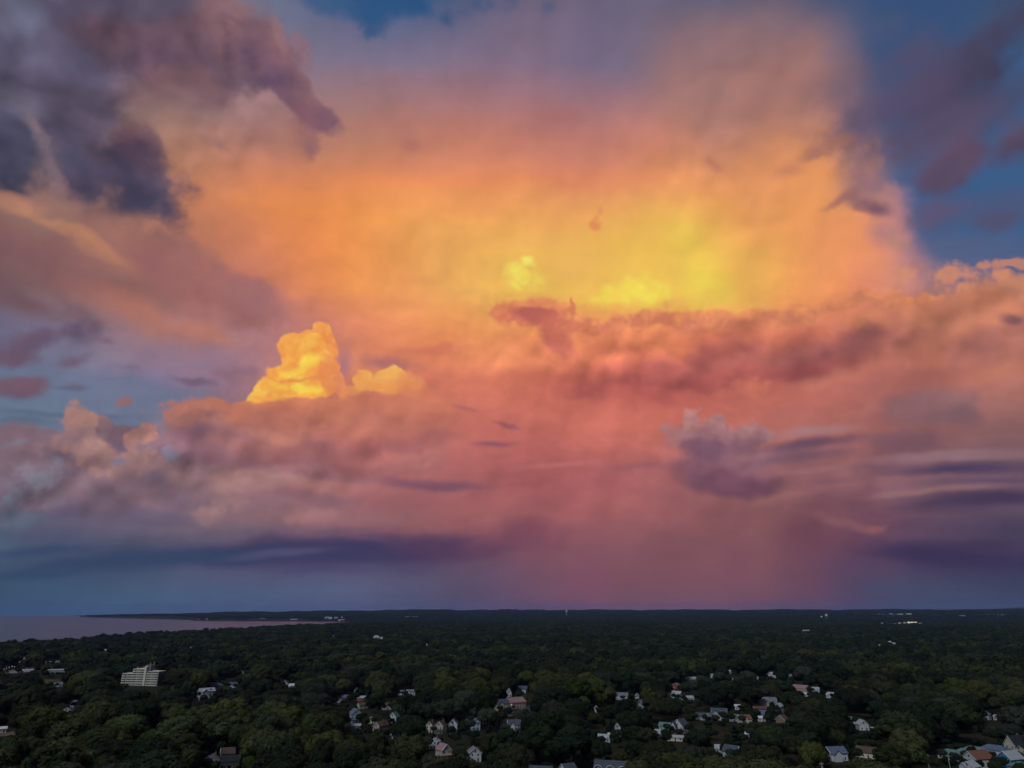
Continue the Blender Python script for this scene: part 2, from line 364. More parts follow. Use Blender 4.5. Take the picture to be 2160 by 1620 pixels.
 (2150,600,50,40,0,'B',1.8,.8,(188,124,104),(214,144,106),S(fine=True,alpha=.9)),
 (2040,670,180,60,6,'A',1.4,.7,(176,112,96),(206,130,96),S(alpha=.95)),
 (1960,740,160,40,0,'A',1.6,1.0,(190,118,98),None,S(alpha=.7)),
 (2090,735,80,44,8,'A',1.5,.9,(134,86,86),(168,106,94),S(alpha=.9)),
 (2150,680,40,26,0,'A',1.5,.9,(112,78,86),None,S(alpha=.85)),
 (2130,800,90,26,8,'A',1.6,1.0,(192,122,98),None,S(alpha=.7)),
 # grey scraps, right
 (2000,858,130,30,4,'A',1.6,.9,(128,94,100),(146,104,104),S(alpha=.9)),
 (2060,880,60,26,0,'A',1.8,1.0,(118,88,98),None,S(alpha=.7)),
 # cumulus with flat base, right of the rain
 (1540,985,180,46,3,'A',1.2,.9,(122,80,96),(142,98,106),S(alpha=.95)),
 (1530,930,130,44,4,'C',.8,.45,(130,92,108),(172,122,124),S(alpha=.97,fine=True,vg=.5)),
 (1490,915,80,50,0,'C',1.2,.4,(140,98,110),(196,138,130),S(fine=True,vg=.5)),
 (1462,880,28,26,0,'C',1.1,.3,(176,122,122),(202,142,132),S(fine=True)),
 (1515,890,26,30,0,'C',1.2,.35,(158,110,116),(196,138,130),S(fine=True)),
 (1600,910,60,30,-8,'C',1.3,.4,(146,104,114),(188,132,128),S(fine=True)),
 (1420,920,20,34,10,'C',1.3,.5,(172,118,118),None,S(alpha=.9)),
 (1490,945,70,34,0,'A',1.4,.8,(112,78,98),(134,94,108),S(alpha=.95)),
 (1580,960,90,30,14,'A',1.5,1.0,(146,102,110),None,S(alpha=.8)),
 (1560,1012,130,26,2,'A',1.2,.9,(104,66,84),(120,80,96),S(alpha=.95)),
 (1470,1000,120,26,0,'A',1.4,1.0,(118,78,94),None,S(alpha=.7)),
 (1660,948,150,34,8,'A',1.0,.9,(134,94,106),(156,110,116),S(alpha=.85)),
 (1740,906,130,18,7,'S',.9,.8,(164,120,122),None,S(alpha=.92)),
 (1740,930,140,18,10,'S',.8,.9,(106,74,92),None,S(alpha=.95)),
 (1680,964,170,18,10,'S',.8,.9,(120,84,98),None,S(alpha=.88)),
 (1720,990,150,12,8,'S',.9,.9,(150,106,110),None,S(alpha=.75)),
 (1760,1010,170,16,6,'S',.9,1.0,(122,84,96),None,S(alpha=.75)),
 (1680,1040,120,16,12,'S',.9,1.0,(158,104,104),None,S(alpha=.7)),
 (1900,930,60,24,0,'A',1.6,1.0,(118,84,98),None,S(alpha=.7)),
 (1850,1050,120,40,-8,'A',1.4,1.0,(112,74,88),None,S(alpha=.8)),
 (2010,962,200,18,5,'S',1.0,.8,(142,108,116),None,S(alpha=.9)),
 (2020,990,210,19,4,'S',.8,.9,(74,60,90),None,S(alpha=.96)),
 (1880,985,120,20,4,'S',.9,1.0,(112,82,98),None,S(alpha=.7)),
 (2080,1015,200,14,4,'S',1.0,1.0,(94,72,96),None,S(alpha=.8)),
 (1970,1035,190,12,7,'S',1.0,.9,(146,106,108),None,S(alpha=.8)),
 (2080,1052,220,26,7,'S',.9,.9,(70,55,82),None,S(alpha=.96)),
 (1800,1090,110,18,-10,'A',1.4,1.0,(142,94,98),None,S(alpha=.7)),
 (1860,1100,40,12,4,'A',1.4,1.0,(156,98,98),None,S(alpha=.6)),
 # rain curtain under the storm
 (1430,1230,340,190,0,'S',.5,.8,(124,79,90),(138,90,95),S(alpha=.75,vg=.3,rg=.2)),
 (1240,1240,60,150,3,'S',.2,1.0,(132,80,100),None,S(alpha=.6)),
 (1560,1220,50,160,-2,'S',.2,1.0,(124,76,92),None,S(alpha=.5)),
 (1720,1200,90,170,0,'A',.6,1.0,(110,70,86),None,S(alpha=.6)),
 (1810,1210,90,130,0,'A',.6,1.0,(88,66,90),None,S(alpha=.6)),
 (1960,1250,170,44,0,'S',.4,.9,(68,74,98),None,S(alpha=.7)),
 # shelf of dark cloud over the lake and on the right
 (730,1160,330,52,0,'S',.8,.8,(62,57,90),None,S(alpha=.97)),
 (560,1172,220,24,0,'S',.8,.9,(58,60,96),None,S(alpha=.9)),
 (920,1150,130,36,-6,'S',.9,.9,(84,58,88),None,S(alpha=.8)),
 (1080,1150,130,34,0,'A',1.4,1.0,(122,72,90),None,S(alpha=.6)),
 (310,1180,320,28,0,'S',.9,.9,(54,68,98),None,S(alpha=.95)),
 (60,1165,160,14,-2,'S',.9,.9,(60,74,104),None,S(alpha=.9)),
 (600,1165,120,12,3,'S',1.0,1.0,(88,82,112),None,S(alpha=.7)),
 (60,1210,110,10,-4,'S',1.0,1.0,(52,74,102),None,S(alpha=.8)),
 (800,1195,200,14,-2,'S',1.0,1.0,(80,76,108),None,S(alpha=.7)),
 (2020,1170,210,34,-1,'S',.8,.9,(60,48,80),None,S(alpha=.95)),
 (2100,1150,120,20,0,'S',.9,1.0,(70,54,82),None,S(alpha=.8)),
 (1760,1140,120,50,0,'A',1.4,1.0,(112,68,82),None,S(alpha=.6)),
]

# banks that show heavy folds: x, y, half width, half height, depth
FOLDED = [(190,1000,330,130,.42), (640,930,380,130,.30), (1520,735,500,120,.26), (2040,670,220,140,.30), (1530,950,190,90,.22),
          (250,190,420,280,.30), (1600,330,320,340,.11), (1180,800,300,200,.10), (1900,1000,400,120,.10)]
# recipe of a single cloud, used for every cloud below
CG = bpy.data.node_groups.new('cloud', 'ShaderNodeTree')
for nm, ty in [('Color', 'Color'), ('U', 'Float'), ('V', 'Float'), ('Noise', 'Float'), ('Relief', 'Float'), ('AU', 'Float'), ('AV', 'Float'), ('A0', 'Float'),
               ('BU', 'Float'), ('BV', 'Float'), ('B0', 'Float'), ('Tear', 'Float'), ('Inner', 'Float'), ('Alpha', 'Float'), ('Top', 'Float'), ('Bump', 'Float'), ('Dark', 'Color'), ('Light', 'Color')]:
    CG.interface.new_socket(nm, in_out='INPUT', socket_type='NodeSocket' + ty)
CG.interface.new_socket('Color', in_out='OUTPUT', socket_type='NodeSocketColor')
cg = G(CG)
gi_ = CG.nodes.new('NodeGroupInput'); I = {q.name: q for q in gi_.outputs if q.name}
qx = cg.math('MULTIPLY_ADD', I['U'], I['AU'], cg.math('MULTIPLY_ADD', I['V'], I['AV'], I['A0']))
qy = cg.math('MULTIPLY_ADD', I['U'], I['BU'], cg.math('MULTIPLY_ADD', I['V'], I['BV'], I['B0']))
r_ = cg.math('SQRT', cg.math('MULTIPLY_ADD', qx, qx, cg.math('MULTIPLY', qy, qy)))
r_ = cg.math('MULTIPLY_ADD', I['Noise'], I['Tear'], r_)
mr = cg.n('MapRange', interpolation_type='SMOOTHSTEP', clamp=False)
cg.put(mr.inputs[0], r_); mr.inputs[1].default_value = 1.0; cg.put(mr.inputs[2], I['Inner']); mr.inputs[3].default_value = 0.0; cg.put(mr.inputs[4], I['Alpha'])
tn = cg.math('MULTIPLY_ADD', I['Relief'], I['Bump'], cg.math('MULTIPLY_ADD', qy, I['Top'], 0.42))
oc = cg.mix(mr.outputs[0], I['Color'], cg.mix(tn, I['Dark'], I['Light']))
go_ = CG.nodes.new('NodeGroupOutput'); CG.links.new(oc, go_.inputs[0])

tc = g.n('TexCoord')
D = tc.outputs['Generated']
# chart of the sky: stereographic, centred on the storm (covers the whole sphere but one point behind)
R_ = (1.0, 0.0, 0.0); F_ = (0.0, CP, SP); U_ = (0.0, -SP, CP)
den = g.math('ADD', g.vec('DOT_PRODUCT', D, F_), 1.0)
inv = g.math('DIVIDE', 2.0, g.math('MAXIMUM', den, 0.02))
cu = g.math('MULTIPLY', g.vec('DOT_PRODUCT', D, R_), inv)
cv = g.math('MULTIPLY', g.vec('DOT_PRODUCT', D, U_), inv)
P = g.xyz(cu, cv)
def chart(px, py):
    d = heading(px, py)
    k = 2.0 / (1.0 + d.dot(Vector(F_)))
    return d.dot(Vector(R_)) * k, d.dot(Vector(U_)) * k
def local_scale(px, py):
    d = heading(px, py)
    c = d.dot(Vector(F_))
    return (2.0 / (1.0 + c)) * c / 1460.0

# air-motion noises shared by every cloud
warp = g.noise(D, 4.0, 5.0, 0.55)
wv = g.vec('SUBTRACT', warp.outputs['Color'], (0.5, 0.5, 0.5))
curl = g.noise(D, 17.0, 3.0, 0.5)
wc = g.vec('SUBTRACT', curl.outputs['Color'], (0.5, 0.5, 0.5))
def fbm(v, scale, detail, rough, gain):
    return g.math('MULTIPLY', g.math('SUBTRACT', g.noise(v, scale, detail, rough).outputs[0], 0.5), gain)
LIGHT = (-0.010, -0.004, 0.018)
NA = fbm(D, 8.0, 7.0, 0.55, 2.4)
soft_a = fbm(D, 8.0, 4.0, 0.5, 2.4)
REL0 = g.math('MULTIPLY', g.math('SUBTRACT', soft_a, fbm(g.vec('ADD', D, LIGHT), 8.0, 4.0, 0.5, 2.4)), 1.6)
NB = fbm(D, 26.0, 6.0, 0.58, 2.2)
soft_b = fbm(D, 26.0, 3.0, 0.5, 2.2)
RELB = g.math('MULTIPLY', g.math('SUBTRACT', soft_b, fbm(g.vec('ADD', D, (-0.004, -0.002, 0.006)), 26.0, 3.0, 0.5, 2.2)), 1.6)
REL = g.math('MULTIPLY_ADD', RELB, 0.18, REL0)
sx = g.sep(g.vec('ADD', P, g.vec('SCALE', wv, scale=0.10)))
NS = fbm(g.xyz(g.math('MULTIPLY', sx[0], 2.6), g.math('MULTIPLY', sx[1], 20.0), 0.3), 1.0, 5.0, 0.55, 2.2)
vo = g.n('TexVoronoi', feature='SMOOTH_F1', voronoi_dimensions='3D')
g.put(vo.inputs['Vector'], g.vec('ADD', D, g.vec('SCALE', wc, scale=0.02)))
vo.inputs['Scale'].default_value = 42.0
vo.inputs['Detail'].default_value = 2.0
vo.inputs['Roughness'].default_value = 0.55
vo.inputs['Smoothness'].default_value = 0.25
NV = g.math('SUBTRACT', vo.outputs['Distance'], 0.50)
NC = g.math('MULTIPLY_ADD', NV, 0.6, g.math('MULTIPLY', NA, 0.5))      # cauliflower edge
RELC = g.math('MULTIPLY_ADD', NV, -0.7, RELB)
# great folds of the cloud banks, lit from above and left
wf = g.vec('ADD', D, g.vec('ADD', g.vec('SCALE', wv, scale=0.06), g.vec('SCALE', wc, scale=0.035)))
def folds(v):
    o = g.n('TexVoronoi', feature='SMOOTH_F1', voronoi_dimensions='3D')
    g.put(o.inputs['Vector'], v)
    for nm, q in (('Scale', 17.0), ('Detail', 1.0), ('Roughness', 0.45), ('Smoothness', 0.6)): o.inputs[nm].default_value = q
    return o.outputs['Distance']
FOLD = g.math('MULTIPLY', g.math('SUBTRACT', folds(g.vec('ADD', wf, (-0.008, -0.003, 0.014))), folds(wf)), 2.6)
# the clouds themselves are drawn out by the wind
wp = g.sep(g.vec('ADD', P, g.vec('ADD', g.vec('SCALE', wv, scale=0.11), g.vec('SCALE', wc, scale=0.012))))
wm = g.sep(g.vec('ADD', P, g.vec('ADD', g.vec('SCALE', wv, scale=0.03), g.vec('SCALE', wc, scale=0.025))))
wt = g.sep(g.vec('ADD', P, g.vec('MULTIPLY', wv, (0.10, 0.035, 0.0))))
NOISE = {'A': NA, 'B': NB, 'S': NS, 'C': NC}

# broad colours of the storm, its rain and the clear air round it; rows from the zenith side down, left to right
COLS = [0, 180, 360, 540, 720, 900, 1080, 1260, 1440, 1620, 1800, 1900, 1980, 2160]
ROWS = [
 (-260, [(70,82,110),(66,76,104),(66,74,104),(64,84,116),(48,80,120),(46,78,118),(70,82,112),(74,82,112),(70,82,110),(62,78,110),(50,76,112),(48,72,108),(48,68,100),(46,64,94)]),
 (0,    [(98,104,126),(85,85,105),(90,85,105),(104,110,134),(76,96,132),(60,88,126),(106,98,122),(106,98,122),(96,94,118),(86,90,116),(55,80,115),(55,78,112),(58,74,105),(60,68,95)]),
 (150,  [(100,100,120),(105,98,118),(112,98,113),(120,112,130),(124,114,138),(122,110,134),(130,110,132),(120,107,132),(134,110,120),(148,112,110),(84,88,118),(66,84,118),(60,85,120),(56,84,120)]),
 (300,  [(105,98,115),(112,98,108),(150,115,106),(160,112,102),(180,122,100),(190,124,104),(190,122,108),(184,120,110),(206,132,106),(205,138,102),(178,122,106),(88,94,130),(64,92,130),(58,90,130)]),
 (380,  [(118,98,108),(130,104,104),(172,122,102),(196,125,94),(218,134,88),(228,140,92),(224,138,94),(218,136,98),(228,150,96),(226,150,92),(206,136,98),(120,104,128),(72,96,136),(62,92,132)]),
 (450,  [(150,110,100),(152,112,102),(188,124,96),(222,137,86),(236,146,82),(236,160,90),(236,165,94),(233,166,94),(233,176,90),(233,168,90),(226,150,95),(168,120,130),(80,102,142),(70,95,140)]),
 (540,  [(118,90,92),(150,108,98),(182,118,98),(212,130,94),(236,146,84),(234,164,92),(236,180,92),(236,180,92),(236,190,88),(236,172,90),(230,146,94),(205,136,118),(105,102,136),(100,100,130)]),
 (610,  [(110,84,88),(140,100,96),(165,108,100),(188,116,98),(228,142,86),(233,162,94),(236,184,92),(237,186,90),(236,190,88),(236,168,90),(226,140,95),(204,132,114),(150,112,118),(150,112,112)]),
 (700,  [(108,104,130),(132,114,132),(165,118,116),(172,120,122),(206,126,104),(230,142,94),(232,148,94),(226,128,94),(222,122,94),(204,112,94),(192,112,94),(194,118,94),(190,118,94),(168,106,95)]),
 (790,  [(98,112,138),(110,114,140),(130,116,142),(162,116,124),(205,128,102),(216,126,100),(210,118,94),(190,100,88),(180,94,86),(186,102,90),(178,104,94),(170,102,94),(165,100,92),(176,112,98)]),
 (900,  [(96,116,138),(104,118,142),(122,118,140),(158,110,106),(176,106,98),(190,110,98),(194,108,98),(202,112,98),(196,110,96),(176,105,95),(160,100,95),(150,97,95),(140,95,95),(132,94,96)]),
 (1000, [(94,110,128),(112,105,121),(124,102,116),(146,106,113),(165,105,108),(166,101,101),(169,95,95),(169,95,95),(155,95,95),(140,94,94),(138,92,98),(128,90,99),(120,88,100),(108,84,100)]),
 (1090, [(74,94,115),(94,92,112),(110,98,112),(125,100,110),(140,98,105),(149,95,98),(155,92,95),(155,92,95),(145,89,92),(131,85,88),(115,74,86),(104,72,90),(94,72,94),(74,65,90)]),
 (1160, [(64,82,106),(66,78,106),(76,80,106),(86,78,106),(92,74,103),(94,70,93),(123,77,91),(140,87,94),(134,85,91),(120,77,86),(96,66,88),(80,64,90),(70,62,90),(58,58,84)]),
 (1230, [(58,86,110),(66,92,118),(72,94,121),(80,94,124),(88,94,124),(91,85,111),(109,80,100),(118,76,92),(118,76,90),(107,71,87),(86,70,94),(76,72,96),(70,73,97),(62,70,94)]),
 (1290, [(58,86,108),(64,89,113),(70,90,116),(76,90,118),(86,90,118),(86,81,106),(102,76,98),(113,75,92),(109,73,89),(98,70,89),(80,69,94),(72,67,94),(66,67,94),(56,63,89)]),
]
U0, U1 = -0.85, 0.85
bp = g.sep(g.vec('ADD', P, g.vec('SCALE', wv, scale=0.065)))
reach = g.vec('LENGTH', P)
# everything below waits for the shared noises (keeps the shader compiler's stack small)
gate = g.math('MULTIPLY', g.math('ADD', g.math('ADD', g.math('ADD', g.math('ADD', g.math('ADD', REL, FOLD), RELC), g.math('ADD', wp[0], g.math('ADD', wm[0], wt[0]))), g.math('ADD', NS, NC)), g.math('ADD', bp[0], reach)), 1e-7)
AIR = {}
for kinds, w in (('AB', wp), ('C', wm), ('S', wt)):
    q_ = (g.math('ADD', w[0], gate), g.math('ADD', w[1], gate))
    for k_ in kinds: AIR[k_] = q_
bp = [g.math('ADD', bp[0], gate), g.math('ADD', bp[1], gate)]
fu = g.math('DIVIDE', g.math('SUBTRACT', bp[0], U0), U1 - U0)
# the rows read the chart at their own height; v carries a little high-frequency unrest of the air
fv = g.math('ADD', bp[1], g.math('MULTIPLY', NS, 0.02))
col = None
prev_v = None
for py, cs in ROWS:
    rp = g.n('ValToRGB')
    rp.color_ramp.interpolation = 'CARDINAL'
    el = rp.color_ramp.elements
    for i, (px, c) in enumerate(zip(COLS, cs)):
        pos = (chart(px, py)[0] - U0) / (U1 - U0)
        e = el[i] if i < 2 else el.new(pos)
        e.position = pos
    for i, c in enumerate(cs):
        el[i].color = (*lin(c), 1.0)
    g.put(rp.inputs[0], fu)
    v = chart(1080, py)[1]
    if col is None:
        col = rp.outputs[0]
    else:
        blend = g.n('MapRange', clamp=False)
        g.put(blend.inputs[0], fv)
        blend.inputs[1].default_value, blend.inputs[2].default_value = prev_v, v
        col = g.mix(blend.outputs[0], col, rp.outputs[0])
    prev_v = v

# soft unevenness of the cloud bodies
shade = g.math('MULTIPLY_ADD', soft_a, 0.10, g.math('MULTIPLY_ADD', REL, 0.12, g.math('MULTIPLY_ADD', NS, 0.05, 1.0)))
cc = g.n('CombineColor')
for q in cc.inputs: g.put(q, shade)
mm = g.n('Mix', data_type='RGBA', blend_type='MULTIPLY')
mm.inputs[0].default_value = 1.0
g.put(mm.inputs[6], col); g.put(mm.inputs[7], cc.outputs[0])
col = mm.outputs[2]

def cloud(px, py, rx, ry, rot, kind, amp, soft, dark, light=None, alpha=1.0, vg=0.35, rg=0.5, fine=False):
    """one cloud: an ellipse whose rim is torn by noise and whose body is lit from above"""
    global col
    k = local_scale(px, py)
    c = chart(px, py)
    co, si = math.cos(rad(rot)), math.sin(rad(rot))
    grow, tear = GROW[kind]
    a, b = rx * k * grow, ry * k * grow
    n = g.n('Group')
    n.node_tree = CG
    vals = (col, AIR[kind][0], AIR[kind][1], NOISE[kind], RELC if fine else REL,
            co / a, si / a, -(c[0] * co + c[1] * si) / a, -si / b, co / b, -(-c[0] * si + c[1] * co) / b,
            amp * tear, 1.0 - soft * (0.82 if kind in 'AB' and alpha > .8 else 1.0), alpha, vg, rg, (*lin(dark), 1), (*lin(light or dark), 1))
    for sock, v in zip(n.inputs, vals): g.put(sock, v)
    col = n.outputs[0]

GROW = {'A': (1.14, 0.62), 'B': (1.12, 0.7), 'C': (1.28, 0.8), 'S': (1.12, 0.8)}
for a in CLOUDS:
    cloud(*a[:10], **(a[10] if len(a) > 10 else {}))

# relief of the low cloud banks: lit crests, shaded hollows
zone = g.math('MULTIPLY', g.smooth(bp[1], chart(1080, 420)[1], chart(1080, 760)[1], 0.15, 1.0), g.smooth(bp[1], chart(1080, 1220)[1], chart(1080, 1090)[1], 0.12, 1.0))
tex = g.math('MULTIPLY', zone, g.math('MULTIPLY_ADD', REL, 0.12, g.math('MULTIPLY_ADD', NS, 0.10, g.math('MULTIPLY', RELB, 0.04))))
for px, py, rx, ry, st in FOLDED:
    c = chart(px, py); s_ = local_scale(px, py)
    u_, v_ = AIR['A']
    qx = g.math('MULTIPLY', g.math('SUBTRACT', u_, c[0]), 1.0 / (rx * s_))
    qy = g.math('MULTIPLY', g.math('SUBTRACT', v_, c[1]), 1.0 / (ry * s_))
    m = g.smooth(g.math('MULTIPLY_ADD', qx, qx, g.math('MULTIPLY', qy, qy)), 1.0, 0.2, 0.0, st)
    tex = g.math('MULTIPLY_ADD', FOLD, m, tex)
tex = g.math('ADD', tex, 1.0)
cc = g.n('CombineColor')
for q in cc.inputs: g.put(q, tex)
mm = g.n('Mix', data_type='RGBA', blend_type='MULTIPLY')
mm.inputs[0].default_value = 1.0
g.put(mm.inputs[6], col); g.put(mm.inputs[7], cc.outputs[0])
col = mm.outputs[2]

# outside the storm: open dusk sky with ragged high cloud, running on from what is in view
sky = g.n('TexSky', sky_type='NISHITA', sun_disc=False)
sky.sun_elevation = SUN_EL
sky.sun_rotation = SUN_AZ
sky.air_density, sky.dust_density, sky.ozone_density = 1.2, 2.0, 2.0
clear = g.vec('SCALE', sky.outputs[0], scale=0.012)
hi = g.smooth(g.math('MULTIPLY_ADD', NA, 0.4, g.math('MULTIPLY', g.math('SUBTRACT', warp.outputs[0], 0.5), 2.0)), -0.25, 0.30)
away = g.mix(hi, clear, (*lin((76, 80, 98)), 1))
far = g.smooth(reach, 0.85, 1.35)
col = g.mix(far, col, away)
bg = g.n('Background')
g.put(bg.inputs[0], col)
bg.inputs[1].default_value = 1.0
out = g.n('OutputWorld')
NT.links.new(bg.outputs[0], out.inputs[0])
# ------------------------------------------------------------------ helpers
rng = np.random.default_rng(7)
random.seed(7)
LINK = sc.collection.objects.link

def principled(name, color, rough=0.8, spec=0.2, vary=0.0, scale=1.0, obj_vary=0.0, second=None, bump=0.0, metallic=0.0, emit=None):
    m = bpy.data.materials.new(name)
    m.use_nodes = True
    t = m.node_tree
    h = G(t)
    b = t.nodes['Principled BSDF']
    b.inputs['Roughness'].default_value = rough
    b.inputs['Specular IOR Level'].default_value = spec
    b.inputs['Metallic'].default_value = metallic
    c = (*color, 1.0)
    if emit:
        b.inputs['Emission Color'].default_value = (*emit[0], 1)
        b.inputs['Emission Strength'].default_value = emit[1]
    if vary or obj_vary or second:
        tcn = h.n('TexCoord')
        nz = h.noise(tcn.outputs['Object'], scale, 5.0, 0.6)
        c2 = second or tuple(v * (1 - vary) for v in color)
        o = h.mix(h.smooth(nz.outputs[0], 0.35, 0.65), c, (*c2, 1.0))
        if obj_vary:
            oi = h.n('ObjectInfo')
            hs = h.n('HueSaturation')
            h.put(hs.inputs['Hue'], h.math('MULTIPLY_ADD', h.math('FRACT', h.math('MULTIPLY', oi.outputs['Random'], 7.31)), 0.05, 0.475))
            h.put(hs.inputs['Saturation'], h.math('MULTIPLY_ADD', h.math('FRACT', h.math('MULTIPLY', oi.outputs['Random'], 3.77)), 0.3, 0.8))
            h.put(hs.inputs['Value'], h.math('MULTIPLY_ADD', oi.outputs['Random'], obj_vary, 1.0 - obj_vary * 0.5))
            h.put(hs.inputs['Color'], o)
            o = hs.outputs[0]
        t.links.new(o, b.inputs['Base Color'])
        if bump:
            bp_ = h.n('Bump')
            bp_.inputs['Strength'].default_value = bump
            h.put(bp_.inputs['Height'], nz.outputs[0])
            t.links.new(bp_.outputs[0], b.inputs['Normal'])
    else:
        b.inputs['Base Color'].default_value = c
    return m

def mesh_from(name, verts, faces, mat=None, smooth=False):
    me = bpy.data.meshes.new(name)
    me.from_pydata([tuple(v) for v in verts], [], faces)
    if smooth: me.polygons.foreach_set('use_smooth', [True] * len(me.polygons))
    if mat: me.materials.append(mat)
    me.update()
    return me

def add(name, me, parent=None, loc=None, rotz=None):
    o = bpy.data.objects.new(name, me)
    LINK(o)
    if parent: o.parent = parent
    if loc is not None: o.location = loc
    if rotz is not None: o.rotation_euler = (0, 0, rotz)
    return o

def tag(o, label=None, cat=None, group=None, kind=None):
    if label: o['label'] = label
    if cat: o['category'] = cat
    if group: o['group'] = group
    if kind: o['kind'] = kind
    return o

class MB:
    """collects boxes, prisms and tubes and links them as one mesh"""
    def __init__(s): s.v, s.f = [], []
    def poly(s, pts, faces):
        k = len(s.v); s.v += [tuple(p) for p in pts]; s.f += [tuple(i + k for i in f) for f in faces]
        return s
    def box(s, x0, x1, y0, y1, z0, z1):
        return s.poly([(x0,y0,z0),(x1,y0,z0),(x1,y1,z0),(x0,y1,z0),(x0,y0,z1),(x1,y0,z1),(x1,y1,z1),(x0,y1,z1)],
                      [(0,3,2,1),(4,5,6,7),(0,1,5,4),(1,2,6,5),(2,3,7,6),(3,0,4,7)])
    def tube(s, a, b, ra, rb, n=8):
        a, b = Vector(a), Vector(b)
        q = (b - a).to_track_quat('Z', 'Y')
        pts = []
        for c, r in ((a, ra), (b, rb)):
            for i in range(n):
                t = 2 * math.pi * i / n
                pts.append(c + q @ Vector((r * math.cos(t), r * math.sin(t), 0)))
        fs = [(i, (i + 1) % n, n + (i + 1) % n, n + i) for i in range(n)]
        fs += [tuple(range(n - 1, -1, -1)), tuple(range(n, 2 * n))]
        return s.poly(pts, fs)
    def mesh(s, name, mat, smooth=False): return mesh_from(name, s.v, s.f, mat, smooth)
    def build(s, name, mat, parent=None, loc=None, smooth=False): return add(name, s.mesh(name, mat, smooth), parent, loc)

F_PX = 1460.0
def project(p):
    """survey-sheet position and distance of a point"""
    d = Vector(p) - EYE
    f = d.y * CP + d.z * SP
    u = -d.y * SP + d.z * CP
    return 1080 + F_PX * d.x / f, 810 - F_PX * u / f, f
def on_level(px, py, z=0.0):
    d = heading(px, py)
    t = (z - EYE.z) / d.z
    return EYE + d * t

# ------------------------------------------------------------------ lie of the land
WATER = -8.0
bay = [on_level(px, py, 14) for px, py in ((-900,1402),(-300,1378),(0,1358),(100,1351.5),(200,1344.5),(300,1338),(400,1333),(500,1329.5),(560,1326.5),(620,1323),(700,1316.5),(736,1312.8))]
bay += [on_level(px, py, WATER) for px, py in ((742,1311.6),(700,1310.8),(610,1310.2),(500,1309.6),(412,1309.2),(396,1306.6),(300,1304.6),(186,1302.2))]
tip = on_level(176, 1301.6, WATER)
bay += [tip, tip * 1.35, Vector((-60000, 30000, 0)), Vector((-60000, -2000, 0))]
BAY = np.array([(p.x, p.y) for p in bay])
def in_bay(x, y):
    x, y = np.asarray(x, float), np.asarray(y, float)
    ins = np.zeros(x.shape, bool)
    n = len(BAY)
    for i in range(n):
        (x1, y1), (x2, y2) = BAY[i], BAY[(i + 1) % n]
        c = ((y1 > y) != (y2 > y))
        with np.errstate(divide='ignore', invalid='ignore'):
            xi = (x2 - x1) * (y - y1) / (y2 - y1) + x1
        ins ^= c & (x < xi)
    return ins
def sstep(v, a, b):
    t = np.clip((v - a) / (b - a), 0, 1)
    return t * t * (3 - 2 * t)
def height(x, y):
    x, y = np.asarray(x, float), np.asarray(y, float)
    r = np.hypot(x, y)
    az = np.degrees(np.arctan2(x, y))
    near = 1.6 * np.sin(x * 0.011 + 1) * np.cos(y * 0.008) + 1.1 * np.sin(x * 0.023 - y * 0.017)
    roll = 7 * np.sin(x * 0.0016 + 0.5) * np.sin(y * 0.0013 + x * 0.0006) * sstep(r, 1200, 3500)
    rise = 118 * sstep(r, 6000, 16500) * np.interp(az, [-34, -29, -20, -8, 60], [0.0, 0.12, 0.62, 0.97, 0.97])
    ridge = sstep(r, 9000, 15000) * (9 * np.sin(az * 0.9 + r * 0.0005) + 6 * np.sin(az * 2.7 + 1.3 - r * 0.0003) + 3 * np.sin(az * 7.1))
    return near + roll + rise + ridge * np.interp(az, [-31, -20], [0, 1])
def hz(x, y): return float(height(x, y))

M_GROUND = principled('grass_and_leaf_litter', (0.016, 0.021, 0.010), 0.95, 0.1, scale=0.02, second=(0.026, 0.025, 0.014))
M_WATER = principled('lake_water', (0.012, 0.02, 0.026), 0.16, 0.5)
wt_ = M_WATER.node_tree
hw = G(wt_)
wtc = hw.n('TexCoord')
wn = hw.noise(wtc.outputs['Object'], 0.05, 4.0, 0.6)
wb = hw.n('Bump'); wb.inputs['Strength'].default_value = 0.7; wb.inputs['Distance'].default_value = 2.0
hw.put(wb.inputs['Height'], wn.outputs[0])
wt_.links.new(wb.outputs[0], wt_.nodes['Principled BSDF'].inputs['Normal'])

az_g = np.radians(np.arange(-64, 64.01, 0.32))
r_g = 60 * (26000 / 60) ** (np.linspace(0, 1, 230))
AA, RR = np.meshgrid(az_g, r_g)
X, Y = RR * np.sin(AA), RR * np.cos(AA)
Z = np.where(in_bay(X, Y), WATER - 6.0, height(X, Y))
nr, na = X.shape
idx = np.arange(nr * na).reshape(nr, na)
quads = np.stack([idx[:-1, :-1], idx[:-1, 1:], idx[1:, 1:], idx[1:, :-1]], -1).reshape(-1, 4)
gm = bpy.data.meshes.new('ground')
gm.from_pydata(np.stack([X, Y, Z], -1).reshape(-1, 3).tolist(), [], quads.tolist())
gm.polygons.foreach_set('use_smooth', [True] * len(gm.polygons))
gm.materials.append(M_GROUND)
tag(add('ground', gm), kind='structure')

wa = np.radians(np.arange(-66, -4, 2.0))
wr = [900, 1500, 2500, 4000, 6500, 10000, 15000, 20500, 26500]
wverts = [(r * math.sin(a), r * math.cos(a), WATER) for r in wr for a in wa]
wq = [(i * len(wa) + j, i * len(wa) + j + 1, (i + 1) * len(wa) + j + 1, (i + 1) * len(wa) + j) for i in range(len(wr) - 1) for j in range(len(wa) - 1)]
tag(add('lake_water', mesh_from('lake_water', wverts, wq, M_WATER)), kind='structure')

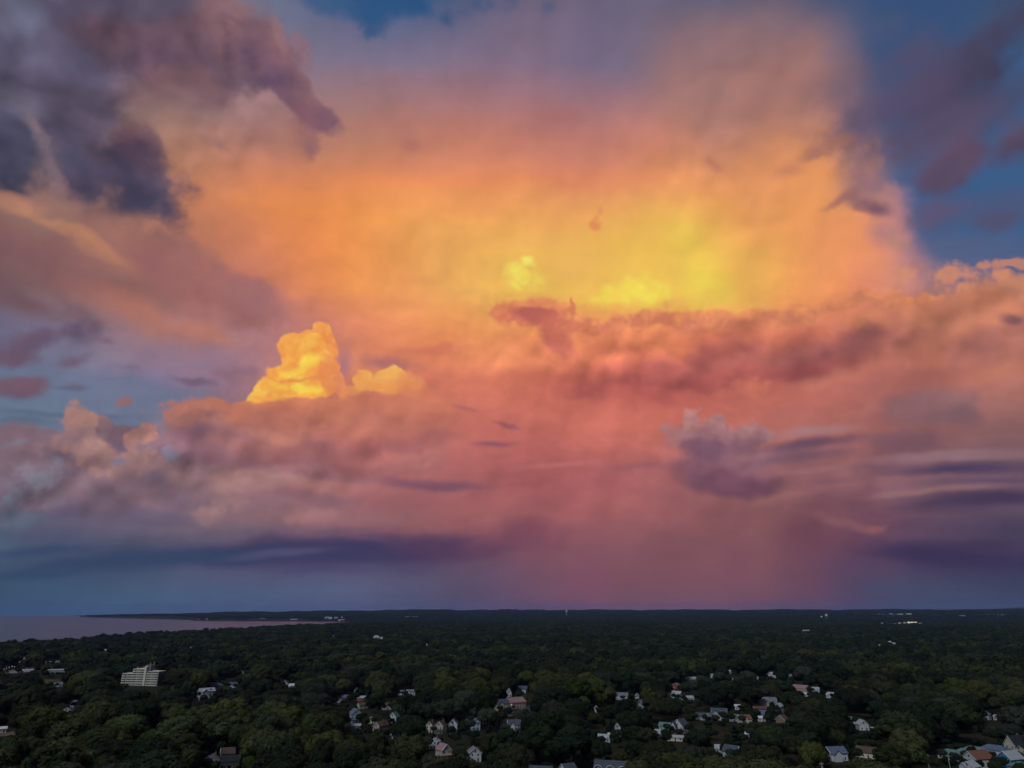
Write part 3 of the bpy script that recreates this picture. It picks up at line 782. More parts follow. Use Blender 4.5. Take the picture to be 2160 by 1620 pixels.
# pale far ridge behind the plain, on the right
M_RIDGE = principled('far_wooded_ridge', (0.03, 0.04, 0.02), 0.95, 0.1)
ra = np.radians(np.arange(17, 64, 0.5))
top = [max(0.0, 300 + 70 * math.sin(a * 9.0) + 26 * math.sin(a * 31) + 10 * math.sin(a * 83)) * float(sstep(math.degrees(a), 18, 34)) for a in ra]
rv, rf = [], []
for a, t in zip(ra, top):
    for rr, zz in ((25000, -60), (29000, t * 0.8), (30500, t), (33000, -60)):
        rv.append((rr * math.sin(a), rr * math.cos(a), zz))
for i in range(len(ra) - 1):
    for k in range(3):
        rf.append((i * 4 + k, i * 4 + 4 + k, i * 4 + 5 + k, i * 4 + 1 + k))
tag(add('far_hills', mesh_from('far_hills', rv, rf, M_RIDGE, True)), kind='structure')
# ------------------------------------------------------------------ paints and roofs
def paint(n, c): return principled(n, c, 0.75, 0.25, vary=0.12, scale=0.6)
def shingle(n, c): return principled(n, c, 0.9, 0.15, vary=0.3, scale=0.9)
PAINT = dict(
 white=paint('white_siding', (0.56, 0.57, 0.60)), cream=paint('cream_siding', (0.66, 0.60, 0.48)), tan=paint('tan_siding', (0.46, 0.40, 0.33)),
 grey=paint('grey_siding', (0.42, 0.44, 0.48)), bluegrey=paint('blue_grey_siding', (0.34, 0.40, 0.50)), blue=paint('bright_blue_siding', (0.03, 0.24, 0.50)),
 pink=paint('pink_brick', (0.46, 0.30, 0.28)), red=paint('red_brick', (0.30, 0.06, 0.05)), brown=paint('brown_siding', (0.22, 0.15, 0.11)),
 green=paint('sage_siding', (0.34, 0.42, 0.34)), yellow=paint('yellow_siding', (0.68, 0.52, 0.22)), dark=paint('dark_siding', (0.13, 0.14, 0.17)))
ROOF = dict(
 slate=shingle('slate_grey_shingles', (0.09, 0.10, 0.13)), grey=shingle('grey_shingles', (0.20, 0.21, 0.24)), pale=shingle('pale_shingles', (0.42, 0.44, 0.48)),
 black=shingle('black_shingles', (0.035, 0.037, 0.045)), brown=shingle('brown_shingles', (0.13, 0.085, 0.065)), red=shingle('red_brown_shingles', (0.24, 0.10, 0.07)),
 teal=shingle('teal_grey_shingles', (0.15, 0.24, 0.24)), pink=shingle('pinkish_shingles', (0.36, 0.22, 0.22)), white=shingle('white_membrane_roof', (0.72, 0.70, 0.70)),
 blue=shingle('blue_grey_shingles', (0.13, 0.16, 0.24)), green=shingle('green_grey_shingles', (0.12, 0.18, 0.15)))
M_TRIM = paint('white_trim', (0.76, 0.77, 0.78))
M_GLASS = principled('window_glass', (0.02, 0.025, 0.035), 0.12, 0.6)
M_LITGLASS = principled('lit_window', (0.9, 0.8, 0.6), 0.4, 0.3, emit=((1.0, 0.82, 0.55), 0.5))
M_DOOR = paint('door_paint', (0.12, 0.06, 0.05))
M_CHIM = principled('chimney_brick', (0.25, 0.13, 0.10), 0.9, 0.1, vary=0.3, scale=2.0)
M_CONC = principled('pale_concrete', (0.70, 0.66, 0.58), 0.85, 0.15, vary=0.12, scale=0.3)
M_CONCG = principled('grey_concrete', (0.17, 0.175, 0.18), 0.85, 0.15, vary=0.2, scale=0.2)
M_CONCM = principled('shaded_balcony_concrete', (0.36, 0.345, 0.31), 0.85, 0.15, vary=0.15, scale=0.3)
M_ASPH = principled('asphalt', (0.05, 0.05, 0.055), 0.9, 0.2, vary=0.2, scale=0.1)
M_WOOD = principled('weathered_pole_wood', (0.34, 0.32, 0.29), 0.85, 0.15, vary=0.25, scale=1.2)
M_METAL = principled('galvanised_metal', (0.40, 0.41, 0.42), 0.5, 0.4)
M_LAMP = principled('lit_lamp_glass', (1, 0.95, 0.85), 0.4, 0.2, emit=((1.0, 0.92, 0.78), 1.2))
M_RLAMP = principled('red_lamp_glass', (0.8, 0.05, 0.04), 0.4, 0.2, emit=((1.0, 0.08, 0.05), 3.0))

WIN_FRAME = MB().box(-0.62, 0.62, -0.05, 0.03, -0.85, 0.85).mesh('window', M_TRIM)
WIN_PANE = MB().box(-0.50, 0.50, -0.075, -0.045, -0.73, 0.73).mesh('pane', M_GLASS)
WIN_LIT = MB().box(-0.50, 0.50, -0.075, -0.045, -0.73, 0.73).mesh('pane', M_LITGLASS)
DOOR_ME = MB().box(-0.55, 0.55, -0.07, 0.02, 0.0, 2.15).mesh('door', M_DOOR)
CLEAR = []          # sheet boxes that stay free of nearer trees: x0, x1, y0, y1, distance
HOUSE_FOOT = []
FOOT = []           # ground discs that stay free of trees: x, y, radius

def keep_clear(pts, ground_free, shrink=0.0):
    q = [project(p) for p in pts]
    xs, ys, ds = [a[0] for a in q], [a[1] for a in q], [a[2] for a in q]
    w = (max(xs) - min(xs)) * shrink
    CLEAR.append((min(xs) + w, max(xs) - w, min(ys), max(ys), sum(ds) / len(ds)))
    if ground_free: FOOT.append(ground_free)

def window(parent, x, y, z, rot=0.0, lit=False):
    o = add('window', WIN_FRAME, parent, (x, y, z), rot)
    add('pane', WIN_LIT if lit else WIN_PANE, o)
    return o

def gable(mb, w, d, z0, rise, over, t=0.22, along='x'):
    """two roof slabs with an overhang; ridge along x or y"""
    if along == 'y': w, d = d, w
    hw_, hd = w / 2 + over, d / 2 + over
    dz = rise / (d / 2) * over
    pts = []
    for x in (-hw_, hw_):
        pts += [(x, -hd, z0 - dz), (x, 0, z0 + rise), (x, hd, z0 - dz), (x, -hd, z0 - dz + t), (x, 0, z0 + rise + t), (x, hd, z0 - dz + t)]
    if along == 'y': pts = [(-p[1], p[0], p[2]) for p in pts]
    mb.poly(pts, [(0,6,7,1),(1,7,8,2),(3,4,10,9),(4,5,11,10),(0,3,9,6),(2,8,11,5),(0,1,4,3),(1,2,5,4),(6,9,10,7),(7,10,11,8)])
    return mb

def body(mb, w, d, h, rise=0.0, along='x'):
    mb.box(-w/2, w/2, -d/2, d/2, -1.5, h)
    if rise:
        if along == 'x':
            for x in (-w/2, w/2):
                s = 1 if x > 0 else -1
                mb.poly([(x, -d/2, h), (x, d/2, h), (x, 0, h + rise * 0.97), (x - s*0.25, -d/2, h), (x - s*0.25, d/2, h), (x - s*0.25, 0, h + rise * 0.97)], [(0,1,2),(3,5,4),(0,2,5,3),(1,4,5,2),(0,3,4,1)])
        else:
            for y in (-d/2, d/2):
                s = 1 if y > 0 else -1
                mb.poly([(-w/2, y, h), (w/2, y, h), (0, y, h + rise * 0.97), (-w/2, y - s*0.25, h), (w/2, y - s*0.25, h), (0, y - s*0.25, h + rise * 0.97)], [(0,1,2),(3,5,4),(0,2,5,3),(1,4,5,2),(0,3,4,1)])
    return mb

def hip(mb, w, d, z0, rise, over):
    a, b = w/2 + over, d/2 + over
    rl = max(0.2, a - b)
    mb.poly([(-a,-b,z0),(a,-b,z0),(a,b,z0),(-a,b,z0),(-a,-b,z0+.2),(a,-b,z0+.2),(a,b,z0+.2),(-a,b,z0+.2),(-rl,0,z0+rise),(rl,0,z0+rise)],
            [(0,3,2,1),(0,1,5,4),(1,2,6,5),(2,3,7,6),(3,0,4,7),(4,5,9,8),(5,6,9),(6,7,8,9),(7,4,8)])
    return mb

def house(px, py, label, wall='white', roof='slate', w=9, d=9, h=5.4, rise=3.0, turn=0, style='front', opt='', name='house', cat='house', group=None, detail=True, clear=True):
    """a house whose base stands where the ground lies under (px, py) of the survey sheet"""
    w, d = w * .92, d * .92
    p = on_level(px, py, 0.0)
    z = hz(p.x, p.y)
    root = bpy.data.objects.new(name, None); LINK(root)
    root.location = (p.x, p.y, z)
    az = math.atan2(p.x, p.y)
    root.rotation_euler = (0, 0, -az + rad(turn))
    tag(root, label, cat, group)
    along = 'y' if style == 'front' else 'x'
    wm_, rm = PAINT[wall], ROOF[roof]
    if style == 'hip':
        body(MB(), w, d, h).build('wall', wm_, root)
        rf_ = hip(MB(), w, d, h, rise, 0.5).build('roof', rm, root)
    elif style == 'flat':
        body(MB(), w, d, h).build('wall', wm_, root)
        mb = MB().box(-w/2-.15, w/2+.15, -d/2-.15, d/2+.15, h, h+.35)
        rf_ = mb.build('roof', rm, root)
        mb = MB().box(-w*.2, -w*.2+2.2, -1, 1.2, h+.35, h+1.5).box(w*.15, w*.15+1.6, -.5, 1.2, h+.35, h+1.3)
        mb.build('rooftop_unit', M_METAL, rf_)
        rise = 0.35
    else:
        body(MB(), w, d, h, rise, along).build('wall', wm_, root)
        rf_ = gable(MB(), w, d, h, rise, 0.45, along=along).build('roof', rm, root)
        if detail:       # white rake boards along the gable the viewer sees
            hw2 = (w if along == 'y' else d) / 2 + 0.5
            dz = rise / (hw2 - .5) * .5
            ends = ((-d/2 - .47,) if along == 'y' else (-w/2 - .47, w/2 + .47))
            for e in ends:
                for s in (-1, 1):
                    a3, b3 = (s * hw2, e, h - dz), (0.0, e, h + rise)
                    if along == 'x': a3, b3 = (e, s * hw2, h - dz), (e, 0.0, h + rise)
                    MB().tube(a3, b3, 0.16, 0.16, 4).build('rake_board', M_TRIM, root)
    if 'c' in opt:
        cx = w * 0.22
        MB().box(cx - .45, cx + .45, 0.6, 1.4, h, h + rise + 1.3).build('chimney', M_CHIM, rf_)
    if 'g' in opt:       # cross gable towards the front
        ww, dd = w * 0.45, d * 0.35
        sx_ = -w * 0.2
        wing = bpy.data.objects.new('wing', None); LINK(wing); wing.parent = root; wing.location = (sx_, -d/2 - dd/2 + .6, 0)
        body(MB(), ww, dd + 1.0, h - .3, rise * .8, 'y').build('wall', wm_, wing)
        gable(MB(), ww, dd + 1.4, h - .3, rise * .8, 0.35, along='y').build('roof', rm, wing)
    if 'd' in opt:       # dormer
        dm = bpy.data.objects.new('dormer', None); LINK(dm); dm.parent = root; dm.location = (w * .18, -d * .27, h + rise * .28)
        MB().box(-1.2, 1.2, -1.0, 1.6, -.6, 1.3).build('wall', wm_, dm)
        gable(MB(), 2.4, 2.6, 1.3, 0.9, .25, .12, along='y').build('roof', rm, dm)
    if 'p' in opt:       # porch
        po = bpy.data.objects.new('porch', None); LINK(po); po.parent = root; po.location = (0, -d/2, 0)
        MB().poly([(-w*.46,-2.2,2.5),(w*.46,-2.2,2.5),(w*.46,-.05,3.3),(-w*.46,-.05,3.3),(-w*.46,-2.2,2.7),(w*.46,-2.2,2.7),(w*.46,-.05,3.5),(-w*.46,-.05,3.5)],
                  [(0,3,2,1),(4,5,6,7),(0,1,5,4),(1,2,6,5),(2,3,7,6),(3,0,4,7)]).build('porch_roof', rm, po)
        for x in (-w*.43, -w*.14, w*.14, w*.43):
            MB().box(x-.1, x+.1, -2.1, -1.9, 0, 2.5).build('post', M_TRIM, po)
    if detail:
        n = max(2, int(w / 3.2))
        for fl in range(2 if h > 4.6 else 1):
            for i in range(n):
                x = (i + .5) / n * w - w / 2
                if fl == 0 and i == n // 2:
                    add('door', DOOR_ME, root, (x, -d/2, 0)); continue
                window(root, x, -d/2, 1.5 + 2.7 * fl, lit=('L' in opt and i == 0))
        for fl in range(2 if h > 4.6 else 1):
            for y in (-d * .22, d * .22):
                window(root, w/2, y, 1.5 + 2.7 * fl, rad(90)); window(root, -w/2, y, 1.5 + 2.7 * fl, rad(-90))
        if along == 'y' and style == 'front': window(root, 0, -d/2, h + rise * .3)
    if clear:
        R3 = Matrix.Rotation(root.rotation_euler.z, 3, 'Z')
        pts = [root.location + R3 @ Vector((sx2 * w/2, sy2 * d/2, zz)) for sx2 in (-1, 1) for sy2 in (-1, 1) for zz in ((h * .86, h + rise) if clear is True else (h * clear, h + rise))]
        keep_clear(pts, (p.x, p.y, max(w, d) * .6), 0.22)
        if detail: HOUSE_FOOT.append((p.x, p.y, max(w, d) * .6))
    return root
H = house
HROW = 'houses of the street in front of the church'
# ------------------------------------------------------------------ the street of gabled houses, middle foreground
H(908,1545,'narrow cream gabled house half hidden beside the tan house','cream','brown',6,9,5.6,2.8,-18,opt='c')
H(930,1548,'tan gabled house with an arched dark porch','tan','brown',7.5,10,6,3.2,-22,opt='cp')
H(956,1549,'tall pale grey house with steep gable and dark lower wing','white','slate',7.5,10,7.5,3.2,-6,opt='gp')
H(981,1541,'small white gabled house with grey roof behind a round shrub','white','slate',7.5,9,5.6,3.0,14,opt='p')
H(1003,1543,'blue-grey house with a broad hipped roof','bluegrey','blue',8.5,9,5.6,3.6,0,'hip','d')
H(1084,1547,'white house with dark cross-gabled roof and deep front porch','white','slate',11,9,5.2,3.6,6,'side','gcp')
H(917,1582,'small white house with a chimney above the brick house','white','pale',6.5,7,4.8,2.2,-25,opt='c')
H(935,1600,'tan brick house with pink trimmed gable under a big tree','tan','pink',8,10,5.6,3.4,28,opt='p')
H(1000,1603,'white house glimpsed through the leaves of a tall tree','white','grey',9,9,5.4,3,10,opt='d',clear=.8)
# church group
H(1056,1498,'tan apartment house with two white edged gables','tan','slate',17,11,6.2,3.6,24,'side','gg',cat='apartment house',name='apartment_house')
H(1086,1495,'long pinkish brick hall with pink roof and yellow lit gable','pink','pink',20,12,6,4.2,30,'side','L',cat='hall',name='church_hall')
H(1104,1494,'small yellow gabled annex at the end of the pink hall','yellow','pink',6,7,6,3.2,-10,opt='L',cat='annex',name='church_annex')
H(1073,1470,'small white chapel with a pointed gable','white','pale',6,8,4,5.5,10,cat='chapel',name='chapel')
H(1103,1462,'white gabled house standing behind the chapel','white','slate',11,8,4.6,3.2,-20,'side')
# left of the street
H(748,1520,'blue-grey three storey house with steep dormered roof','bluegrey','blue',10.5,10,7.4,4,16,opt='dp')
H(750,1534,'low white garage below the blue-grey house','white','pale',9,6,2.8,1.4,6,'side',name='garage',cat='garage')
H(803,1543,'narrow pinkish tan house turned side on','pink','brown',7,14,6,3,-38,opt='c')
H(831,1522,'house with dark green roof and white gable end','white','green',8,9,5.6,3.8,-24)
H(816,1496,'grey cottage with two small white windows','grey','brown',11,8,4,2.6,10,'side')
H(765,1477,'low house with salmon red wall and white roof edge','red','pale',12,9,3.4,1.8,-14,'side')
H(752,1464,'narrow white house behind the salmon house','white','grey',6,8,6,2.6,0)
H(724,1478,'yellow-cream house with blue grey roof','yellow','blue',12,9,4.6,2.6,14,'side')
H(709,1486,'small white shed beside the yellow-cream house','white','pale',7,5,2.8,1.2,-10,'side',name='shed',cat='shed')
H(764,1494,'low tan bungalow beside the street corner','tan','brown',10,8,3.2,2,22,'side')
H(846,1466,'small white cottage in front of the wood','white','grey',7,6,3.4,2,0,'side')
H(867,1467,'white house with an arched front among dark trees','white','grey',11,8,3.6,2.6,-8,'side','g')
H(783,1522,'small cream cottage peeping over an olive tree','cream','brown',6,6,3.6,2,0)
H(826,1560,'small white outbuilding beside a spruce','white','pale',5,5,2.8,1.4,12,name='outbuilding',cat='outbuilding')
# far left cluster
H(434,1470,'long white house with many gables on the slope','white','pale',19,10,5.6,3.2,22,'side','gdd')
H(424,1481,'grey-white house with long roof below the white gables','white','pale',16,9,4,3,46,'side')
H(455,1454,'grey house with blue-grey hipped roof above the white gables','grey','blue',16,11,5,3.6,20,'hip')
H(490,1451,'small white house with bright gable end near the hip-roofed house','white','slate',14,8,4.4,3,-34,'side')
H(601,1452,'white gable end house with grey windows in the wood','white','slate',8,10,5.6,3,-14)
H(617,1454,'pale roofed house beside the white gable end','white','white',12,8,3.6,2.4,24,'side')
H(141,1516,'white house with tall dark windows and two porches','white','slate',9,9,7,2.6,-20,opt='p')
H(156,1496,'small white gable behind the porch house','white','slate',6,6,4,2.2,30)
H(442,1630,'white house with twin steep gables and grey roof','white','grey',10,9,5.6,3.6,-18,opt='gc',clear=.2)
H(478,1603,'cream house with brown roof beside a small conifer','cream','brown',9,9,4.6,3,4,'side')
H(480,1624,'long white house with dark roof and curved end','white','black',13,9,4.6,2.6,8,'side','p',clear=.2)
H(122,1449,'small pale bungalow below the flat white store','white','grey',10,8,3.2,2,0,'side')
# right of centre
H(1313,1480,'white house with grey roof standing alone in trees','white','grey',14,9,4.4,3,-12,'side')
H(1345,1481,'narrow white house end beside the lone house','white','grey',5,6,5,2,10)
H(1258,1511,'tiny white gable between round trees','white','grey',5,6,4.6,2.4,0)
H(1354,1497,'grey gable end above the leaning willow','grey','slate',6,8,5,2.6,18)
H(1303,1551,'tall narrow white gable behind the dark hedge','white','pale',5,6,6.4,2.8,0)
H(1275,1562,'white cottage behind an overgrown hedge','white','pale',11,7,3.2,2,-14,'side')
H(1290,1556,'small white garage next to the overgrown hedge','white','white',6,5,2.8,1.2,14,'side',name='garage',cat='garage')
H(1428,1459,'red brick building with two lamps on its front','red','brown',15,11,6.4,3,-8,'front','',cat='building',name='brick_building')
H(1459,1436,'long low building with white flat roof','grey','white',22,9,3.6,.4,0,'flat',cat='building',name='flat_building',detail=False)
H(1429,1476,'white house with grey roof below the brick building','white','pale',11,9,5.2,3,-26,'side','g')
H(1450,1480,'low white ranch house beside the grey-roofed house','white','pale',14,8,3.4,2.2,18,'side','g')
H(1412,1474,'small white outhouse at the corner of the brick building','white','white',6,6,3.4,1.6,0,name='outbuilding',cat='outbuilding')
H(1503,1437,'narrow white house with bright corner','white','pale',6.5,7,6,2.4,-24)
H(1545,1441,'small bright white shed in the dark trees','white','white',4,4,4.4,1.2,0,name='shed',cat='shed')
H(1541,1423,'bright white roof corner above the shed','white','white',6,5,3.6,1.4,30,'side')
H(1597,1442,'tall white house pair with narrow fronts','white','pale',8,7,6.4,2.2,10)
H(1630,1432,'white house with stepped roofs on the ridge','white','pale',15,8,4.6,2.8,-26,'side','g')
H(1404,1538,'teal painted bungalow beside the white chalet','green','teal',10,8,3.4,2.4,-20,'side')
H(1437,1543,'big white chalet with steep gable and dark balcony wing','white','slate',11,12,5.2,5.4,-30,opt='g')
H(1396,1551,'cream cottage with a ragged white front','cream','pale',11,7,3.2,2,8,'side','p')
H(1425,1560,'low cream garage row below the chalet','cream','pale',13,6,2.8,1.2,-6,'side',name='garage',cat='garage')
H(1486,1516,'dark grey house with a long low roof','grey','slate',15,9,3.4,2.6,12,'side')
H(1494,1520,'pale lean-to house with a white downpipe','white','grey',6,8,4.6,2.4,-18)
H(1518,1511,'slate roofed house with a white round dormer','bluegrey','slate',15,10,4.6,3.8,-6,'side','dg')
H(1516,1521,'small white gabled porch house below the round dormer','white','pale',5,5,4,2.4,0)
H(1551,1519,'house under a long green-grey roof','grey','green',15,9,3.2,3,-28,'side')
H(1571,1523,'red and cream house with a white edged gable','cream','red',11,9,3.8,3.2,26,'side','g')
H(1558,1493,'flat white porch house beside the tall bright green tree','white','white',8,7,3.6,1.4,0,'side')
H(1618,1487,'large pale blue-white mansion with many roofs','white','grey',21,11,6.4,3.6,10,'side','ggd')
H(1606,1497,'brown front terrace house below the mansion','brown','brown',16,7,3.2,2,8,'side')
H(1645,1499,'narrow white tower house right of the mansion','white','pale',6,7,6.4,2.6,-24)
H(1612,1513,'blue-grey house with white front columns','bluegrey','blue',10,8,4.6,2.6,-12,'side','p')
H(1606,1519,'small white garage below the columned house','white','white',7,5,3,1.4,10,'side',name='garage',cat='garage')
H(1651,1527,'brown house with a steep roof above the yellow-green tree','brown','brown',9,9,4.2,3.6,-24)
H(1690,1457,'pink brick house under a long pink roof','pink','pink',19,10,4.6,3.6,-18,'side')
H(1721,1458,'white house with two tall white chimneys','white','pale',9,7,3.6,2.4,0,'side','c')
H(1702,1466,'small white cottage below the pink brick house','white','white',6,5,3,1.4,0,'side')
H(1753,1470,'white house with a bright gable at the wood edge','white','pale',9,7,3.8,2.6,-30,'side')
H(1804,1528,'white roofed house beside the mint-white house','white','pale',11,7,3.4,2.2,-36,'side')
H(1820,1540,'mint-white house with a round shouldered gable','white','pale',8.5,9,4.6,3.2,20,opt='d')
H(1841,1535,'tiny white gable right of the mint-white house','white','pale',4.5,5,4,2,10)
H(2079,1514,'white house glimpsed between dark tree crowns','white','grey',8,8,4.8,2.6,-18)
H(2101,1515,'small white outhouse beside the glimpsed white house','white','white',4.5,4.5,3.4,1.2,0,name='outbuilding',cat='outbuilding')
H(1765,1606,'blue-grey house with sunlit white louvred side','white','blue',13,9,4.8,3.2,32,'side','g',clear=.2)
H(1832,1600,'brown roofed house with a white roof edge behind shrubs','cream','brown',14,9,3.6,3,-20,'side')
H(1546,1600,'house with a white edged curved gable in the trees','grey','slate',11,9,4.4,3.4,-30,'side')
H(1520,1589,'small grey cottage left of the curved gable','grey','pale',7,6,3.4,2,0,'side')
H(1581,1556,'white boat shed under the trees','white','white',6,4,2.6,1.2,-8,'side',name='shed',cat='shed')
# terraces at the lower edge
def terrace(px, py, label, units, turn, wall, roof):
    r = H(px, py, label, wall, roof, 7.5 * units, 10, 5.6, 3.4, turn, 'side', name='townhouse_row', cat='townhouses', detail=False, clear=.2)
    for u in range(units):
        x = (u + .5) * 7.5 - 7.5 * units / 2
        gb = bpy.data.objects.new('front_gable', None); LINK(gb); gb.parent = r; gb.location = (x, -5.6, 0)
        body(MB(), 4.6, 2.4, 5.2, 2.1, 'y').build('wall', PAINT['grey'], gb)
        gable(MB(), 4.6, 3.2, 5.2, 2.1, .3, along='y').build('roof', ROOF[roof], gb)
        mb = MB()
        for a in range(6):
            t0, t1 = math.pi * a / 6, math.pi * (a + 1) / 6
            mb.tube((2.5 * math.cos(t0), -1.95, 5.2 + 2.3 * math.sin(t0)), (2.5 * math.cos(t1), -1.95, 5.2 + 2.3 * math.sin(t1)), .17, .17, 4)
        mb.build('arched_trim', M_TRIM, gb)
        for s in (-1, 1):
            window(r, x + s * 2.9, -5, 4.2)
            window(r, x + s * .9, -6.82, 3.9)
        add('door', DOOR_ME, r, (x, -6.82, 0))
    return r
terrace(1291,1632,'slate roofed townhouse row with white arched gables',3,-8,'white','slate')
terrace(1141,1642,'townhouse row with one white arched gable showing left of the evergreen',2,-8,'white','slate')
H(1198,1634,'townhouse end with white raked gable between evergreens','white','slate',9,9,5.4,3,30,'side',name='townhouse',clear=.2)
# lower right corner: ranch row and houses by the poles
H(2008,1600,'long ranch house with teal hipped roof behind the pole','white','teal',15,10,3.2,3,-24,'hip')
H(2036,1597,'white walled ranch house under a low teal roof','white','teal',12,9,3.2,2.8,-24,'hip')
H(2060,1594,'wide ranch house with pale teal hipped roof','pink','teal',19,11,3.2,3.2,-22,'hip')
H(2102,1590,'ranch house with blue-grey roof and white framed windows','white','blue',20,11,3.4,3,-20,'hip')
H(2148,1587,'cream barn-like house with a big dark gable roof','cream','black',13,11,5.4,6,42,'side','c')
H(2136,1584,'small cream garage in front of the barn-like house','cream','pale',6,5,2.8,1.6,30,name='garage',cat='garage')
H(2066,1617,'tall white gabled house with red-brown roof','white','red',11,16,5.6,4,-42,clear=.15)
H(2050,1632,'white cottage with three small gables below the tall gable','white','pale',9,8,4.6,2.6,-30,opt='g',clear=.2)
H(2135,1617,'bright blue house with pale grey roof','blue','pale',11,13,5.2,4,-38,clear=.15)
H(2157,1636,'house with pale teal roof at the frame corner street','white','teal',11,10,4.6,3,30,'hip',clear=.3)

# ------------------------------------------------------------------ white stores and lamps, far left
H(115,1420,'flat white store with a pale roof at the wood edge','white','white',34,16,4.6,.4,6,'flat',name='store',cat='store',detail=False)
H(60,1418,'long low white store beside the lit street','white','white',24,12,4,.4,-8,'flat',name='store',cat='store',detail=False)
H(28,1420,'small pale store under the street lamps','white','grey',13,9,3.4,.4,0,'flat',name='store',cat='store',detail=False)
H(53,1392,'tiny white house above the lit street','white','white',9,7,3.4,1.8,0,'side')
H(101,1399,'small grey roofed house behind the flat white store','grey','pale',11,8,3.4,2.2,12,'side')
H(123,1397,'small green roofed house behind the flat white store','green','teal',9,7,3.2,2,-20,'side')
H(3,1543,'white shed at the edge of the tan field','white','white',7,6,3,1.4,0,'side',name='shed',cat='shed')
H(512,1423,'small pale house alone in the far wood','white','grey',8,7,3.2,2,0,'side')
H(1668,1430,'tiny white cottage right of the stepped roofs','white','white',4,4,3,1,0,name='shed',cat='shed')

LAMPP = MB().tube((0,0,0),(0,0,8.2),.11,.08).tube((0,0,8.1),(0,-1.6,8.5),.06,.05).mesh('pole', M_METAL)
LAMPH = MB().box(-.35,.35,-2.3,-1.4,8.1,8.5).mesh('lamp_head', M_LAMP)
for px, py in ((11,1421),(17,1419),(23,1417.5),(28,1418),(6,1424),(40,1404),(70,1417)):
    p = on_level(px, py)
    r = bpy.data.objects.new('street_lamp', None); LINK(r); r.location = (p.x, p.y, hz(p.x, p.y)); r.rotation_euler = (0,0,-math.atan2(p.x,p.y))
    tag(r, 'lit street lamp along the road by the white stores', 'street lamp', 'street lamps by the white stores')
    add('pole', LAMPP, r); add('lamp_head', LAMPH, r)
    keep_clear([Vector((p.x, p.y, 3)), Vector((p.x, p.y, 9))], None)
for k, (dx, dz) in enumerate(((-3.6, 4.6), (4.4, 3.6))):
    p = on_level(1428, 1459)
    o = MB().box(-.3,.3,-.3,.3,-.3,.3).tube((0,.3,0),(0,.6,0),.1,.1).build('wall_lamp', M_LAMP)
    q = Vector((p.x, p.y, hz(p.x, p.y)))
    th = -math.atan2(p.x, p.y) + rad(-8)
    o.location = q + Matrix.Rotation(th, 3, 'Z') @ Vector((dx, -6.1, dz)); o.rotation_euler = (0,0,th)
    tag(o, 'lit wall lamp on the red brick building', 'lamp', 'wall lamps of the brick building')

